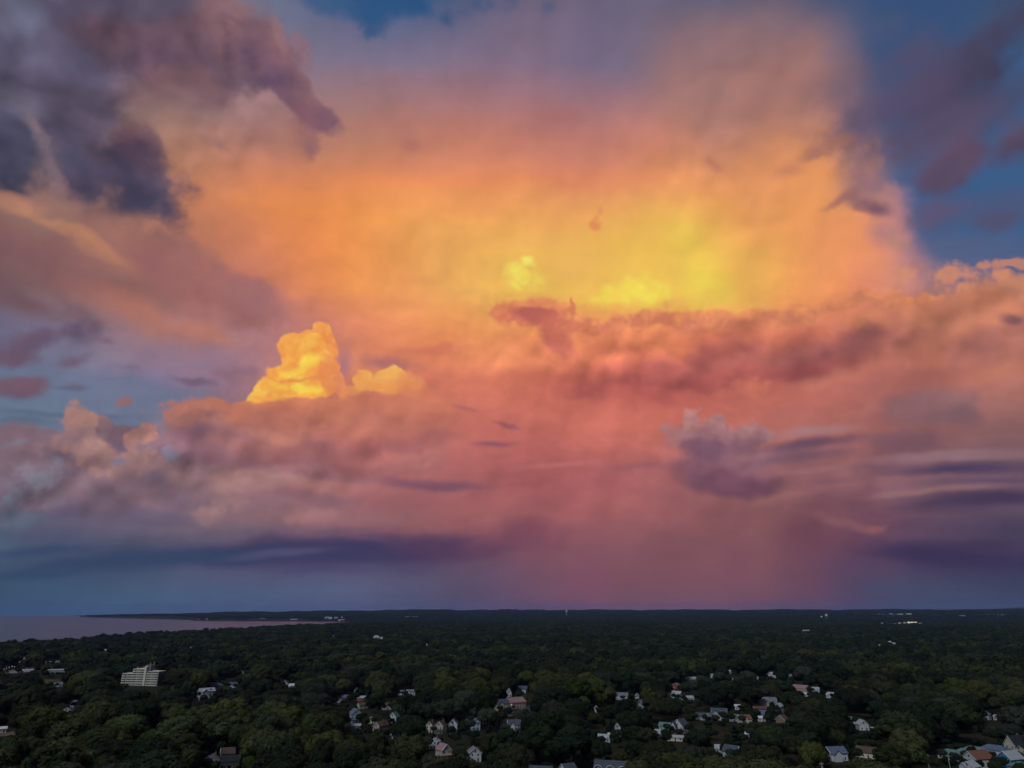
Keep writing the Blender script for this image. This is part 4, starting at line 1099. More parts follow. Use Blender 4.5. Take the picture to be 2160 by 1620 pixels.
# ------------------------------------------------------------------ apartment tower with balconies
def apartment_block():
    base = on_level(300, 1400)
    d0 = heading(300, 1440); d0.z = 0; d0.normalize()
    c = d0 * 1150
    root = bpy.data.objects.new('apartment_tower', None); LINK(root)
    root.location = (c.x, c.y, -12.0)
    th = -math.atan2(c.x, c.y) - rad(33)
    root.rotation_euler = (0, 0, th)
    tag(root, 'pale concrete apartment tower with stacked balconies rising from the wood', 'apartment tower')
    FL = 2.95
    secs = [('left_end', -26, -21.2, 9), ('left', -20.2, -11.4, 9), ('centre', -11.2, 6.0, 11), ('right', 9.6, 27, 10)]
    for nm, x0, x1, n in secs:
        top = n * FL
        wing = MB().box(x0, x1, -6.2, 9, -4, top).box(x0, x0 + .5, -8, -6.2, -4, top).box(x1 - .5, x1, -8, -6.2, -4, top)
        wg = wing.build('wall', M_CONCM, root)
        MB().box(x0, x1, -8, 9, top + .02, top + .7).build('roof', M_CONC, root)
        bays = max(1, round((x1 - x0) / 6.4))
        bw = (x1 - x0) / bays
        for f in range(n):
            z = f * FL
            mb = MB()
            for b in range(bays):
                a, e = x0 + b * bw + .1, x0 + (b + 1) * bw - .1
                mb.box(a, e, -8.55, -8.2, z + .05, z + 1.5 + (.25 if b % 2 else 0))
            mb.box(x0 + .5, x1 - .5, -8.2, -6.21, z - .05, z + .15)
            bal = mb.build('balcony', M_CONC, root)
            g2 = MB()
            for b in range(bays):
                a, e = x0 + b * bw + .7, x0 + (b + 1) * bw - .7
                g2.box(a, e, -6.3, -6.15, z + .35, z + 2.45)
            g2.build('window_band', M_GLASS, bal)
    tw = MB().box(6.3, 9.3, -9.4, 3, -4, 12 * FL + 1).build('stair_tower', M_CONC, root)
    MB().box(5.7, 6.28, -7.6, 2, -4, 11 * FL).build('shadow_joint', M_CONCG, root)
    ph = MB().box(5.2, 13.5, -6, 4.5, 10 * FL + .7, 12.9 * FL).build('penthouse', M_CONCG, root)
    MB().box(5.6, 9.0, -6.2, -6.02, 11.2 * FL, 12.5 * FL).build('louvre', M_CONC, ph)
    for x, y in ((10.2, -3), (12.6, 1)):
        MB().tube((x, y, 12.9 * FL), (x, y, 12.9 * FL + 3.2), .3, .25).build('vent_pipe', M_CONC, ph)
    for x in (-10, -1):
        MB().tube((x, 0, 11 * FL + .7), (x, 0, 11 * FL + 3.2), .35, .3).build('vent_pipe', M_CONC, root)
    for x in (15, 18, 21, 24):
        MB().box(x, x + 1.3, -3, -1.5, 10 * FL + .7, 10 * FL + 2.0).build('rooftop_unit', M_CONC, root)
    # plain end wall with a column of small windows
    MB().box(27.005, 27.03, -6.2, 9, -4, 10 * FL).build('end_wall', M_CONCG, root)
    for f in range(1, 10):
        MB().box(27.04, 27.1, -.6, .8, f * FL + .8, f * FL + 2.2).build('end_window', M_GLASS, root)
    MB().box(27.11, 27.5, 0, 1.0, 9.2 * FL, 9.5 * FL).build('wall_lamp_box', M_CONC, root)
    R3 = Matrix.Rotation(th, 3, 'Z')
    pts = [root.location + R3 @ Vector((x, y, z)) for x in (-26, 27) for y in (-8.5, 9) for z in (16, 38)]
    keep_clear(pts, (c.x, c.y, 36))
    pts = [root.location + R3 @ Vector((x, -8.5, z)) for x in (-11, 26) for z in (8, 20)]
    keep_clear(pts, None)
apartment_block()

# ------------------------------------------------------------------ utility poles and their wires
def pole(px, top_y, hgt, label, dist=None):
    d = heading(px, top_y)
    t = (hgt - EYE.z) / d.z
    p = EYE + d * t
    z = hz(p.x, p.y)
    r = bpy.data.objects.new('utility_pole', None); LINK(r); r.location = (p.x, p.y, z); r.rotation_euler = (0, 0, rad(-25))
    tag(r, label, 'utility pole', 'utility poles along the lower road')
    MB().tube((0,0,-1),(0,0,hgt-z),.30,.22).build('pole', M_WOOD, r)
    MB().box(-1.3,1.3,-.14,.14,hgt-z-1.2,hgt-z-.95).build('crossarm', M_WOOD, r)
    for x in (-1.1, -.4, .5, 1.1):
        MB().tube((x,0,hgt-z-.95),(x,0,hgt-z-.6),.07,.05,6).build('insulator', M_METAL, r)
    MB().tube((.35,0,hgt-z-3.2),(.35,0,hgt-z-2.1),.28,.28).build('transformer', M_METAL, r)
    keep_clear([Vector((p.x, p.y, z + hgt * .15)), Vector((p.x, p.y, hgt))], (p.x, p.y, 2))
    return Vector((p.x, p.y, hgt - .8))
tops = [pole(1732,1607,12.5,'pale utility pole left of the louvred blue-grey house'),
        pole(1955,1590,13,'tall pale utility pole between the shrubs and the ranch row'),
        pole(1999,1591,13,'tall pale utility pole in front of the teal hipped roof'),
        pole(2149,1572,12.5,'thin utility pole beside the barn-like house')]
M_WIRE = principled('wire', (0.10, 0.10, 0.10), 0.7, 0.2)
for a, b in zip(tops[:-1], tops[1:]):
    mb = MB()
    pr = None
    for i in range(13):
        t = i / 12
        q = a.lerp(b, t); q.z -= 1.6 * 4 * t * (1 - t)
        if pr is not None: mb.tube(pr, q, .035, .035, 4)
        pr = q
    tag(mb.build('overhead_wire', M_WIRE), 'slack dark wire hung between two utility poles', 'wire', 'overhead wires of the lower road')

# ------------------------------------------------------------------ open field and streets
M_FIELD = principled('mown_dry_field', (0.16, 0.125, 0.085), 0.95, 0.1, vary=0.25, scale=0.05)
def patch(name, corners, mat, lift, n=10):
    q = [on_level(*c) for c in corners]
    vs, fs = [], []
    for i in range(n + 1):
        for j in range(n + 1):
            a, b = q[0].lerp(q[1], i / n), q[3].lerp(q[2], i / n)
            p = a.lerp(b, j / n)
            vs.append((p.x, p.y, hz(p.x, p.y) + lift))
    for i in range(n):
        for j in range(n):
            k = i * (n + 1) + j
            fs.append((k, k + n + 1, k + n + 2, k + 1))
    o = tag(add(name, mesh_from(name, vs, fs, mat)), kind='structure')
    c = sum(q, Vector()) / 4
    CLEAR.append((min(c_[0] for c_ in corners), max(c_[0] for c_ in corners), min(c_[1] for c_ in corners) + 1, max(c_[1] for c_ in corners) - 1, project(c)[2]))
    for i in range(n + 1):
        for j in range(n + 1):
            v = vs[i * (n + 1) + j]
            FOOT.append((v[0], v[1], 5))
    return o
patch('field', ((-40,1553),(34,1549),(30,1541),(-40,1541)), M_FIELD, .06, 6)
patch('meadow', ((92,1440),(132,1441),(134,1433),(95,1434)), principled('meadow_grass', (0.09, 0.085, 0.045), 0.95, 0.1, vary=0.3, scale=0.05), .06, 6)
def road(name, pts, width):
    P3 = [on_level(*p) for p in pts]
    vs, fs = [], []
    dense = []
    for a, b in zip(P3[:-1], P3[1:]):
        for i in range(8): dense.append(a.lerp(b, i / 8))
    dense.append(P3[-1])
    for i, p in enumerate(dense):
        t = (dense[min(i + 1, len(dense) - 1)] - dense[max(i - 1, 0)]); t.z = 0; t.normalize()
        nrm = Vector((-t.y, t.x, 0))
        for off, up in ((-width/2-1.8, .14), (-width/2-.15, .14), (-width/2, .14), (-width/2, .03), (width/2, .03), (width/2, .14), (width/2+.15, .14), (width/2+1.8, .14)):
            q = p + nrm * off
            vs.append((q.x, q.y, hz(p.x, p.y) + .12 + up))
        FOOT.append((p.x, p.y, width))
    m2 = [M_CONC, M_CONC, M_CONC, M_ASPH, M_CONC, M_CONC, M_CONC]
    me = None
    road_f, side_f = [], []
    for i in range(len(dense) - 1):
        for k in range(7):
            q = (i * 8 + k, i * 8 + k + 1, i * 8 + 9 + k, i * 8 + 8 + k)
            (road_f if k == 3 else side_f).append(q)
    o = tag(add(name, mesh_from(name, vs, road_f, M_ASPH)), kind='structure')
    tag(add('pavement', mesh_from('pavement', vs, side_f, M_CONCG)), kind='structure')
road('road', [(1020,1506),(1072,1513),(1100,1505),(1130,1490)], 9)
road('road', [(880,1606),(905,1602),(930,1612),(960,1628)], 8)
road('road', [(-30,1424),(12,1422),(40,1416),(75,1419)], 12)

# ------------------------------------------------------------------ far landmarks
def far_block(px, py, wpx, hpx, label, mat, lit=False):
    """far flat building; size taken from its width and height on the survey sheet"""
    d = heading(px, py)
    # walk out along the line of sight until it meets the tree tops
    lo = None
    for r in np.linspace(1500, 17000, 1200):
        q = EYE + d * (r / math.hypot(d.x, d.y))
        if q.z <= hz(q.x, q.y) + 19 and not bool(in_bay(q.x, q.y)): lo = q; break
    if lo is None: lo = EYE + d * 15000
    D_ = (lo - EYE).length
    w_, h_ = max(8.0, wpx * D_ / F_PX), max(5.0, hpx * D_ / F_PX)
    r = bpy.data.objects.new('far_building', None); LINK(r)
    z0 = hz(lo.x, lo.y)
    r.location = (lo.x, lo.y, z0)
    r.rotation_euler = (0, 0, -math.atan2(lo.x, lo.y) + rad(random.uniform(-12, 12)))
    tag(r, label, 'building', 'far pale buildings')
    zt = lo.z - z0 + h_ / 2
    MB().box(-w_/2, w_/2, 0, w_ * .5, 0, zt).build('wall', mat, r)
    MB().box(-w_/2-.3, w_/2+.3, -.3, w_*.5+.3, zt, zt+.6).build('roof', ROOF['white'], r)
    if lit:
        for k in range(3):
            MB().box(-w_/2 + w_ * (k + .12) / 3, -w_/2 + w_ * (k + .88) / 3, -.12, -.02, zt - h_ * .9, zt - h_ * .15).build('window', M_LITGLASS, r)
    CLEAR.append((px - wpx/2, px + wpx/2, py - hpx/2, py + hpx/2, D_))
    FOOT.append((lo.x, lo.y, w_ * .6))
W_ = PAINT['white']
lab_e = 'pale flat building among the far trees on the eastern plain'
for px, py, w_, h_ in ((1850,1296,9,1.8),(1862,1296,8,1.4),(1879,1295,5,1.4),(1888,1297.6,9,1.6),(1899,1296,9,2.4),(1909,1297.4,9,2.2),(1917,1295.6,9,2.6),(1951,1298,7,1.6),(1976,1298,10,1.8),(2029,1299.2,9,1.8),(2084,1298.2,9,1.8),(2108,1297.8,8,1.8),(2119,1297.8,6,1.8)):
    far_block(px, py, w_, h_, lab_e, W_)
for px, py, w_, h_ in ((1861,1315,4,2),(1879,1316,7,1.6),(1886,1316,6,1.6),(1898,1314.6,5,2),(1909,1313.8,5,2.2),(1941,1315,6,1.4)):
    far_block(px, py, w_, h_, 'small pale shop beside the lit white store on the plain', W_)
far_block(1924,1313.5,15,3.4,'long white store with brightly lit front on the plain',W_,True)
for px, py, w_, h_ in ((690,1302,7,2),(697,1302.6,6,2),(709,1302.4,6,1.8),(721,1301.8,3,1.6)):
    far_block(px, py, w_, h_, 'pale building on the rise above the bay head', W_)
for px, py, w_, h_ in ((553,1305.4,11,1.6),(418,1307,4,1.4),(436,1307.6,3,1.4)):
    far_block(px, py, w_, h_, 'small pale building on the far shore of the bay', W_)
far_block(625,1308.6,20,1.6,'long pale building at the waterline of the bay',W_)
far_block(720,1310.6,12,1.4,'pale building at the head of the bay',W_)
far_block(1733,1301.6,3,4,'narrow white tower block on the eastern plain',W_)
far_block(868,1301.2,26,1.2,'pale strip of buildings in the clearing beyond the bay',PAINT['grey'])
far_block(1700,1330,12,1.4,'pale greenhouse row on the eastern plain',PAINT['grey'])
H(1855,1364,'small white house in the eastern wood','white','pale',8,7,4,2.4,-20,'side',detail=False)
H(1887,1361,'white house with a slanting roof in the eastern wood','white','pale',13,8,4,3,-34,'side',detail=False)
H(1984,1363,'tiny white house deep in the eastern wood','white','pale',6,6,4,2.2,0,detail=False)
H(1876,1355,'grey-white roof behind the slanting white house','grey','white',14,8,3.4,2,10,'side',detail=False)
H(900,1363,'tiny pale gable in the middle wood','white','pale',6,6,4,2.4,10,detail=False)
H(703,1344,'tiny white house in the wood near the lake','white','pale',7,7,4,2.4,0,detail=False)
H(402,1369,'small bright house in the wood before the lake','white','pale',6,6,4.6,2.2,-10,detail=False)
H(225,1370,'pale roof in the wood before the lake','grey','white',11,8,3.4,2.2,14,'side',detail=False)
# white arched hall
def arched_hall():
    lo = on_level(794, 1343.5, 16)
    D_ = (lo - EYE).length
    k = D_ / F_PX
    r = bpy.data.objects.new('arched_hall', None); LINK(r)
    r.location = (lo.x, lo.y, hz(lo.x, lo.y)); r.rotation_euler = (0, 0, -math.atan2(lo.x, lo.y))
    tag(r, 'white hall with arched roof rising from the middle wood', 'hall')
    R_a, zb = 6.2 * k, 14
    mb = MB(); n = 14
    pts = [(R_a * math.cos(math.pi * i / n), y, zb + 4.2 * k * math.sin(math.pi * i / n)) for y in (-9, 12) for i in range(n + 1)]
    mb.poly(pts, [(i, i + 1, n + 2 + i, n + 1 + i) for i in range(n)] + [tuple(range(n, -1, -1)), tuple(range(n + 1, 2 * n + 2))])
    mb.build('roof', ROOF['white'], r)
    MB().box(-R_a * .97, R_a * .97, -8.7, 11.7, 0, zb).build('wall', PAINT['dark'], r)
    MB().box(R_a * 1.05, R_a * 1.05 + 6 * k, -4, 6, 0, zb + 1.2 * k).build('annex', PAINT['white'], r)
    CLEAR.append((786, 808, 1338, 1346, D_)); FOOT.append((lo.x, lo.y, 30))
arched_hall()
# water tower on the skyline
def water_tower(px, py_top, dist, hgt, label):
    d = heading(px, 1291); a = math.atan2(d.x, d.y)
    x, y = dist * math.sin(a), dist * math.cos(a)
    ztop = EYE.z + (1291.4 - py_top) / F_PX * dist
    z0 = hz(x, y)
    r = bpy.data.objects.new('water_tower', None); LINK(r); r.location = (x, y, z0)
    tag(r, label, 'water tower')
    H_ = max(hgt, ztop - z0)
    mb = MB(); n, rings = 14, 8
    R0 = 15.0
    pts, fs = [], []
    for j in range(rings + 1):
        t = -math.pi/2 + math.pi * j / rings
        for i in range(n):
            pts.append((R0 * math.cos(t) * math.cos(2*math.pi*i/n), R0 * math.cos(t) * math.sin(2*math.pi*i/n), H_ - R0 * .75 + R0 * .75 * math.sin(t)))
    for j in range(rings):
        for i in range(n):
            fs.append((j*n+i, j*n+(i+1)%n, (j+1)*n+(i+1)%n, (j+1)*n+i))
    mb.poly(pts, fs).build('tank', PAINT['white'], r, smooth=True)
    for i in range(6):
        t = math.pi * i / 3
        MB().tube((12*math.cos(t), 12*math.sin(t), -2), (10*math.cos(t), 10*math.sin(t), H_ - R0*.7), .7, .6).build('leg', M_METAL, r)
    MB().tube((0,0,-2),(0,0,H_-R0),1.6,1.6).build('riser_pipe', M_METAL, r)
    MB().tube((0,0,H_),(0,0,H_+1.5),1.4,1.2).build('beacon', M_LAMP, r)
    CLEAR.append((px-4, px+4, py_top-1, py_top+5, dist))
water_tower(1195, 1288.2, 9500, 45, 'round white water tower with a lit beacon on the skyline')
water_tower(1742, 1295, 8000, 45, 'small white water tower on the eastern plain')
# ------------------------------------------------------------------ trees
def leaf_mat(name, c, c2, ov=0.7):
    m = principled(name, c, 0.75, 0.12, scale=0.9, second=c2, obj_vary=ov)
    return m
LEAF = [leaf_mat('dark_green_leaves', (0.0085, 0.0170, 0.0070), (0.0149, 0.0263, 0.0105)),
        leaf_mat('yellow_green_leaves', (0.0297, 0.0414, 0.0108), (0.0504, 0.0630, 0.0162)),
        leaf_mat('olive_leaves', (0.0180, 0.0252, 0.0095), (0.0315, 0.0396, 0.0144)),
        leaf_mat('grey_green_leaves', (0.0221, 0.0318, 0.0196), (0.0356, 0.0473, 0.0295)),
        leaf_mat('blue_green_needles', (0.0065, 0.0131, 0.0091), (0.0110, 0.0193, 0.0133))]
M_BARK = principled('bark', (0.10, 0.08, 0.06), 0.95, 0.1, vary=0.35, scale=3.0)

def ico(sub):
    bm = bmesh.new(); bmesh.ops.create_icosphere(bm, subdivisions=sub, radius=1.0)
    v = np.array([p.co[:] for p in bm.verts]); f = np.array([[q.index for q in t.verts] for t in bm.faces])
    bm.free(); return v, f
ICO1, ICO2 = ico(1), ico(2)

def lobes_round(r, R, Hc, z0, n):
    out = []
    for i in range(n):
        ph = 2.39996 * i + r.uniform(-.3, .3)
        u = (i + .5) / n
        el = math.asin(min(1, -0.35 + 1.3 * u))
        rr = R * r.uniform(.52, .72)
        c = np.array((rr * math.cos(ph) * math.cos(el), rr * math.sin(ph) * math.cos(el), z0 + Hc * .5 + Hc * .5 * .66 * math.sin(el)))
        out.append((c, R * r.uniform(.26, .44)))
    out.append((np.array((0, 0, z0 + Hc * .5)), R * .62))
    return out
def lobes_cone(r, R, Hc, z0, n):
    out = []
    for i in range(n):
        u = (i + .5) / n
        ph = 2.39996 * i
        rr = R * (1 - u) * .62
        out.append((np.array((rr * math.cos(ph), rr * math.sin(ph), z0 + Hc * u)), R * (.16 + .34 * (1 - u))))
    return out

def crown_mesh(name, mat, lobes, quads, qs, r, hull=ICO1, flat=1.0):
    V, Fc = [], []
    k = 0
    hv, hf = hull
    for c, rad_ in lobes:
        jit = 1 + r.uniform(-.10, .10, len(hv))[:, None]
        V.append(hv * jit * rad_ * .92 * np.array((1, 1, .86)) + c)
        Fc += (hf + k).tolist(); k += len(hv)
    cs = np.array([c for c, _ in lobes]); rs = np.array([q for _, q in lobes])
    pts, nrm = [], []
    tot = (rs ** 2).sum()
    for (c, q) in lobes:
        m = max(3, int(quads * 1.7 * q * q / tot))
        d = r.normal(size=(m, 3)); d /= np.linalg.norm(d, axis=1)[:, None]
        p = c + d * q * np.array((1, 1, .86)) * r.uniform(.88, 1.10, m)[:, None]
        ins = (np.linalg.norm((p[:, None] - cs[None]) / rs[None, :, None], axis=2) < .82).any(1)
        pts.append(p[~ins]); nrm.append(d[~ins])
    pts = np.concatenate(pts); nrm = np.concatenate(nrm)
    nrm = nrm + r.normal(size=nrm.shape) * .24
    nrm /= np.linalg.norm(nrm, axis=1)[:, None]
    a = np.cross(nrm, r.normal(size=nrm.shape)); a /= np.linalg.norm(a, axis=1)[:, None]
    b = np.cross(nrm, a)
    s = qs * r.uniform(.6, 1.25, len(pts))[:, None]
    q4 = np.stack([pts - a * s, pts - b * s * .62, pts + a * s, pts + b * s * .62], 1).reshape(-1, 3)
    V.append(q4)
    n4 = len(pts)
    Fc += (np.arange(n4 * 4).reshape(-1, 4) + k).tolist()
    return mesh_from(name, np.concatenate(V), Fc, mat)

def trunk_mesh(r, Ht, z0):
    mb = MB()
    mb.tube((0, 0, -.6), (r.uniform(-.3, .3), r.uniform(-.3, .3), z0 + 3), .48, .30, 7)
    for i in range(5):
        t = 2 * math.pi * i / 5 + r.uniform(-.4, .4)
        mb.tube((0, 0, z0 - .5 + i * .5), (3.2 * math.cos(t), 3.2 * math.sin(t), z0 + 4 + i * .8), .20, .07, 5)
    return mb.mesh('trunk', M_BARK)

PROTO = bpy.data.collections.new('tree_kinds')       # sources of the instanced wood, not part of the scene itself
NEARV = []      # (crown mesh, trunk mesh, kind, height, radius)
trn = random.Random(3)
for i in range(15):
    kind = [0, 0, 0, 0, 1, 1, 2, 2, 2, 2, 3, 3, 0, 4, 4][i]
    r = np.random.default_rng(100 + i)
    if kind == 4:
        R0, Hc, z0 = 3.6, 15.0, 1.6
        lb = lobes_cone(r, R0, Hc, z0, 16)
        cm = crown_mesh('crown', LEAF[4], lb, 900, .75, r)
    else:
        R0, Hc, z0 = r.uniform(6.4, 8.2), r.uniform(10.5, 14.5), r.uniform(4.0, 6.0)
        lb = lobes_round(r, R0, Hc, z0, int(r.integers(16, 26)))
        cm = crown_mesh('crown', LEAF[kind], lb, 2800, .50, r)
    NEARV.append((cm, trunk_mesh(r, Hc + z0, z0), kind, Hc + z0, R0))
MIDV = []
for i in range(10):
    kind = [0, 0, 0, 1, 2, 2, 3, 0, 2, 4][i]
    r = np.random.default_rng(300 + i)
    if kind == 4:
        lb = lobes_cone(r, 3.6, 15, 1.5, 8); R0, Hc, z0 = 3.6, 15, 1.5
        cm = crown_mesh('crown', LEAF[4], lb, 160, 1.1, r)
    else:
        R0, Hc, z0 = r.uniform(6.6, 8.6), r.uniform(9.5, 12.5), r.uniform(4, 6)
        lb = lobes_round(r, R0, Hc, z0, int(r.integers(8, 12)))
        cm = crown_mesh('crown', LEAF[kind], lb, 420, 1.15, r)
    MIDV.append((cm, kind, Hc + z0, R0))
PATCH = 130.0
def patch_mesh(seed):
    """a piece of far wood: crowns of lobes and coarse leaf clumps"""
    r = np.random.default_rng(seed)
    V, Fc, MI = [], [], []
    k = 0
    n = 7
    hv, hf = ICO1
    for i in range(n):
        for j in range(n):
            if r.uniform() < .1: continue
            x = (i + .5 + r.uniform(-.5, .5)) / n * PATCH - PATCH / 2
            y = (j + .5 + r.uniform(-.5, .5)) / n * PATCH - PATCH / 2
            R0, top = r.uniform(7.0, 14.0), r.uniform(12, 25)
            kind = int(r.choice([0, 0, 0, 2, 2, 1, 3]))
            for q in range(5):
                c = np.array((x + r.uniform(-.5, .5) * R0, y + r.uniform(-.5, .5) * R0, top - R0 * r.uniform(.5, 1.0)))
                jit = 1 + r.uniform(-.25, .25, len(hv))[:, None]
                V.append(hv * jit * R0 * r.uniform(.35, .6) + c)
                Fc += (hf + k).tolist(); k += len(hv)
                MI += [kind] * len(hf)
            m = 70
            d = r.normal(size=(m, 3)); d[:, 2] = np.abs(d[:, 2]); d /= np.linalg.norm(d, axis=1)[:, None]
            pt = np.array((x, y, top - R0 * .7)) + d * R0 * r.uniform(.7, 1.05, m)[:, None] * np.array((1, 1, .75))
            nn = d + r.normal(size=d.shape) * .6; nn /= np.linalg.norm(nn, axis=1)[:, None]
            a = np.cross(nn, r.normal(size=nn.shape)); a /= np.linalg.norm(a, axis=1)[:, None]
            b = np.cross(nn, a)
            s = r.uniform(1.0, 2.2, m)[:, None]
            V.append(np.stack([pt - a * s, pt - b * s, pt + a * s, pt + b * s], 1).reshape(-1, 3))
            Fc += (np.arange(m * 4).reshape(-1, 4) + k).tolist(); k += m * 4
            MI += [kind] * m
    me = mesh_from('wood_patch', np.concatenate(V), Fc)
    for m_ in LEAF: me.materials.append(m_)
    me.polygons.foreach_set('material_index', MI)
    return me
protos = []
def proto(name, me):
    o = bpy.data.objects.new(name, me); PROTO.objects.link(o); protos.append(o)
for i, v in enumerate(NEARV): proto('a%02d_near_crown' % i, v[0])
for i, v in enumerate(MIDV): proto('b%02d_mid_crown' % i, v[0])
NP_ = 6
for i in range(NP_): proto('c%02d_wood_patch' % i, patch_mesh(500 + i))
N1, N2 = len(NEARV), len(MIDV)

CL = np.array(CLEAR); FT = np.array(FOOT)
FT_CELL = {}
for k, (fx, fy, fr) in enumerate(FOOT):
    for gx in range(int((fx - fr - 12) // 40), int((fx + fr + 12) // 40) + 1):
        for gy in range(int((fy - fr - 12) // 40), int((fy + fr + 12) // 40) + 1):
            FT_CELL.setdefault((gx, gy), []).append(k)

def blocked(x, y, z, Ht, R0):
    """would a tree here stand on a house or hide one the viewer sees?"""
    for k in FT_CELL.get((int(x // 40), int(y // 40)), ()):
        fx, fy, fr = FOOT[k]
        if (x - fx) ** 2 + (y - fy) ** 2 < (fr + R0 * .55) ** 2: return True
    d = y * CP + (z + Ht - EYE.z) * SP
    px = 1080 + F_PX * x / d
    pt = 810 - F_PX * (-y * SP + (z + Ht - EYE.z) * CP) / d
    d2 = y * CP + (z - EYE.z) * SP
    pb = 810 - F_PX * (-y * SP + (z - EYE.z) * CP) / d2
    pr = F_PX * R0 * .8 / d
    return bool(((CL[:, 4] > d - 2) & (px + pr > CL[:, 0]) & (px - pr < CL[:, 1]) & (pt < CL[:, 3]) & (pb > CL[:, 2])).any())

rows = []     # x, y, z, pick, rot, sx, sy, sz, dist
def scatter(r0, r1, step, first, table, jit=.48, scale=(.8, 1.2), seed=1, half=46.0):
    r = np.random.default_rng(seed)
    xm = r1 * math.sin(rad(half))
    gx = np.arange(-xm, xm, step); gy = np.arange(r0 * .62, r1, step)
    A, B = np.meshgrid(gx, gy)
    x = (A + r.uniform(-jit, jit, A.shape) * step).ravel(); y = (B + r.uniform(-jit, jit, A.shape) * step).ravel()
    rr = np.hypot(x, y)
    ok = (rr >= r0) & (rr < r1) & (np.abs(np.degrees(np.arctan2(x, y))) < half) & ~in_bay(x, y)
    x, y, rr = x[ok], y[ok], rr[ok]
    # loose drifts of the same kind of tree
    zone = np.sin(x * .013 + 2 * np.sin(y * .009)) + np.sin(y * .017 + x * .004) + r.normal(size=x.shape) * .8
    z = height(x, y)
    for i in range(len(x)):
        k = table(zone[i], r)
        v = (NEARV[k][3], NEARV[k][4]) if first == 0 else (MIDV[k][2], MIDV[k][3])
        s = scale[0] + (scale[1] - scale[0]) * r.uniform() ** 1.3; sz_ = s ** .6 * r.uniform(.82, 1.22)
        if blocked(x[i], y[i], z[i], v[0] * sz_, v[1] * s):
            s *= .36; sz_ *= .34
            if blocked(x[i], y[i], z[i], v[0] * sz_, v[1] * s): continue
        rows.append((x[i], y[i], z[i] - .2, first + k, r.uniform(0, 6.28), s, s, sz_, rr[i]))
def garden_trees(seed=5):
    r = np.random.default_rng(seed)
    for (fx, fy, fr) in HOUSE_FOOT:
        for q in range(int(r.integers(3, 6))):
            a = r.uniform(0, 6.28); d = fr + r.uniform(2.5, 9)
            x, y = fx + d * math.cos(a), fy + d * math.sin(a)
            if any((x - FOOT[k][0]) ** 2 + (y - FOOT[k][1]) ** 2 < (FOOT[k][2] * .85 + 1.5) ** 2 for k in FT_CELL.get((int(x // 40), int(y // 40)), ())): continue
            k = int(r.choice([0, 1, 2, 3, 6, 7, 8, 9, 10, 12]))
            s = r.uniform(.30, .58)
            rows.append((x, y, hz(x, y) - .2, k, r.uniform(0, 6.28), s, s, s * r.uniform(.8, 1.05), math.hypot(x, y)))
def near_pick(zv, r):
    if r.uniform() < .05: return int(r.choice([13, 14]))
    if zv > 1.1: return int(r.choice([4, 5]))
    if zv > .2: return int(r.choice([6, 7, 8, 9]))
    if zv < -1.5: return int(r.choice([10, 11]))
    return int(r.choice([0, 1, 2, 3, 12]))
def mid_pick(zv, r):
    if r.uniform() < .04: return 9
    if zv > 1.2: return 3
    if zv > .2: return int(r.choice([4, 5, 8]))
    if zv < -1.5: return 6
    return int(r.choice([0, 1, 2, 7]))
scatter(330, 1150, 16.5, 0, near_pick, scale=(.8, 2.1), seed=11)
scatter(1150, 4600, 17.0, N1, mid_pick, scale=(.75, 1.9), seed=12)
def patches(r0, r1, step, sc_, seed, half=42.0):
    r = np.random.default_rng(seed)
    xm = r1 * math.sin(rad(half))
    A, B = np.meshgrid(np.arange(-xm, xm, step), np.arange(r0 * .7, r1, step))
    x = A.ravel(); y = B.ravel()
    rr = np.hypot(x, y)
    m = step / 2
    ok = (rr >= r0) & (rr < r1) & (np.abs(np.degrees(np.arctan2(x, y))) < half)
    ok &= ~in_bay(x, y) & ~in_bay(x - m, y) & ~in_bay(x + m, y) & ~in_bay(x, y - m) & ~in_bay(x, y + m)
    for a, b in zip(x[ok], y[ok]):
        zc = hz(a, b)
        d = b * CP + (zc + 16 - EYE.z) * SP
        px = 1080 + F_PX * a / d; py = 810 - F_PX * (-b * SP + (zc + 16 - EYE.z) * CP) / d
        pr = F_PX * PATCH * sc_ * .5 / d
        hit = ((CL[:, 4] > d) & (CL[:, 4] < d * 1.25 + 400) & (px + pr > CL[:, 0]) & (px - pr < CL[:, 1]) & (py < CL[:, 3] - .3) & (CL[:, 4] > 3000)).any()
        rows.append((a, b, zc - (13 if hit else 0), N1 + N2 + int(r.integers(NP_)), float(r.integers(4)) * math.pi / 2, sc_, sc_, 1.0 if sc_ < 1.5 else 1.2, math.hypot(a, b)))
garden_trees()
patches(4600, 9500, 128.0, 1.0, 21)
patches(9500, 19000, 190.0, 1.5, 22)

# the trees that show largest stand as things of their own; the rest is one mass
rows.sort(key=lambda t: t[8])
TREE_WORDS = {
 0: ('broadleaf_tree', 'dark green broadleaf tree with a rounded crown in the nearest rows of the wood', 'dark green trees of the nearest rows'),
 1: ('broadleaf_tree', 'yellow-green broadleaf tree brighter than its neighbours in the nearest rows', 'yellow-green trees of the nearest rows'),
 2: ('broadleaf_tree', 'olive green broadleaf tree with a lumpy crown in the nearest rows of the wood', 'olive trees of the nearest rows'),
 3: ('broadleaf_tree', 'grey-green silvery broadleaf tree in the nearest rows of the wood', 'grey-green trees of the nearest rows'),
 4: ('spruce_tree', 'slim dark conical spruce between broadleaf trees of the nearest rows', 'spruces of the nearest rows')}
solo, mass = [], []
for t in rows:
    if len(solo) < 296 and t[3] < N1 and t[5] > .5:
        v = NEARV[t[3]]
        qx, qy, qd = project((t[0], t[1], t[2] + v[3] * t[7]))
        if -20 < qx < 2180 and qy < 1612:
            solo.append(t); continue
    mass.append(t)
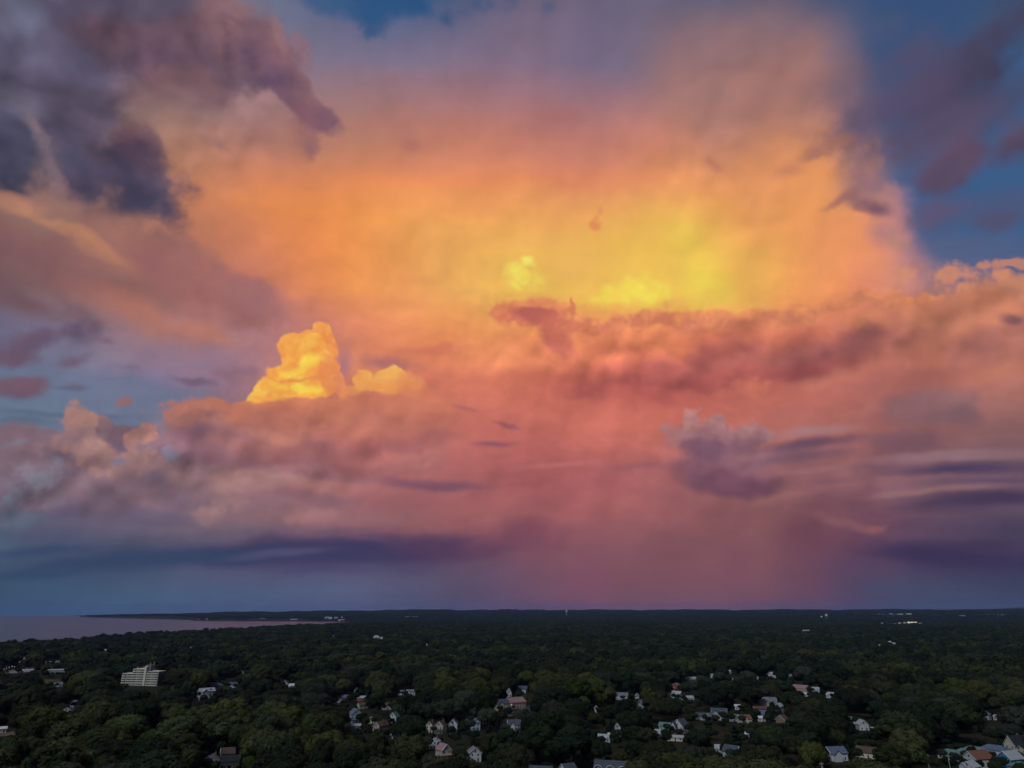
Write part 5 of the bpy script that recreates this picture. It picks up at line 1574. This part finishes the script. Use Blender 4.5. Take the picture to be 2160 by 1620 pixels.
for t in solo:
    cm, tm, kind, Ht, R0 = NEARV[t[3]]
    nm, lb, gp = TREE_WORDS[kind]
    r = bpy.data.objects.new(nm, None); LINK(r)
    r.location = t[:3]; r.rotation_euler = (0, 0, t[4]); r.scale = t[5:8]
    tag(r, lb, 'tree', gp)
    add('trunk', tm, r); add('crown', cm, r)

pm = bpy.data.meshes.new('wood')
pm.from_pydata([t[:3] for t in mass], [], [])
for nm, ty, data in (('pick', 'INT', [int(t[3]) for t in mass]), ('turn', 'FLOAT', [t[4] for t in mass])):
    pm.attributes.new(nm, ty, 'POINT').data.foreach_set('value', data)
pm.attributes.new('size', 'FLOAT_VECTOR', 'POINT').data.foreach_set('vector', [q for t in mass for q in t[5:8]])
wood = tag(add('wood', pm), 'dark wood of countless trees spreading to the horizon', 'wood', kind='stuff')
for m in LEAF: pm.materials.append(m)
ng = bpy.data.node_groups.new('wood_instances', 'GeometryNodeTree')
ng.interface.new_socket('Geometry', in_out='INPUT', socket_type='NodeSocketGeometry')
ng.interface.new_socket('Geometry', in_out='OUTPUT', socket_type='NodeSocketGeometry')
N = ng.nodes.new
gi, go = N('NodeGroupInput'), N('NodeGroupOutput')
ip, ci = N('GeometryNodeInstanceOnPoints'), N('GeometryNodeCollectionInfo')
ci.inputs['Collection'].default_value = PROTO
ci.inputs['Separate Children'].default_value = True
ci.inputs['Reset Children'].default_value = True
ip.inputs['Pick Instance'].default_value = True
def attr(nm, ty):
    a = N('GeometryNodeInputNamedAttribute'); a.data_type = ty; a.inputs[0].default_value = nm
    return a.outputs[0]
L = ng.links.new
L(gi.outputs[0], ip.inputs['Points']); L(ci.outputs[0], ip.inputs['Instance'])
L(attr('pick', 'INT'), ip.inputs['Instance Index'])
cx_ = N('ShaderNodeCombineXYZ'); L(attr('turn', 'FLOAT'), cx_.inputs[2])
er = N('FunctionNodeEulerToRotation'); L(cx_.outputs[0], er.inputs[0]); L(er.outputs[0], ip.inputs['Rotation'])
L(attr('size', 'FLOAT_VECTOR'), ip.inputs['Scale'])
L(ip.outputs[0], go.inputs[0])
mod = wood.modifiers.new('instances', 'NODES'); mod.node_group = ng
print('TREES', len(solo), len(mass))
# ------------------------------------------------------------------ evening haze over the plain
hb = bpy.data.meshes.new('haze')
bm = bmesh.new()
bmesh.ops.create_cube(bm, size=1.0)
for v in bm.verts:
    v.co = Vector((v.co.x * 84000, v.co.y * 80000 + 1000, (v.co.z + .5) * 520 - 68))
bm.to_mesh(hb); bm.free()
hm = bpy.data.materials.new('haze')
hm.use_nodes = True
ht = hm.node_tree
ht.nodes.clear()
pv = ht.nodes.new('ShaderNodeVolumePrincipled')
pv.inputs['Color'].default_value = (0.28, 0.46, 1.0, 1)
pv.inputs['Density'].default_value = 1.8e-5
pv.inputs['Anisotropy'].default_value = 0.0
ho = ht.nodes.new('ShaderNodeOutputMaterial')
ht.links.new(pv.outputs[0], ho.inputs['Volume'])
hb.materials.append(hm)
tag(add('haze', hb), kind='stuff')

sc.cycles.use_adaptive_sampling = True
sc.cycles.adaptive_threshold = 0.015
sc.cycles.adaptive_min_samples = 12
sc.cycles.max_bounces = 3
sc.cycles.diffuse_bounces = 1
sc.cycles.glossy_bounces = 1
sc.cycles.volume_bounces = 0
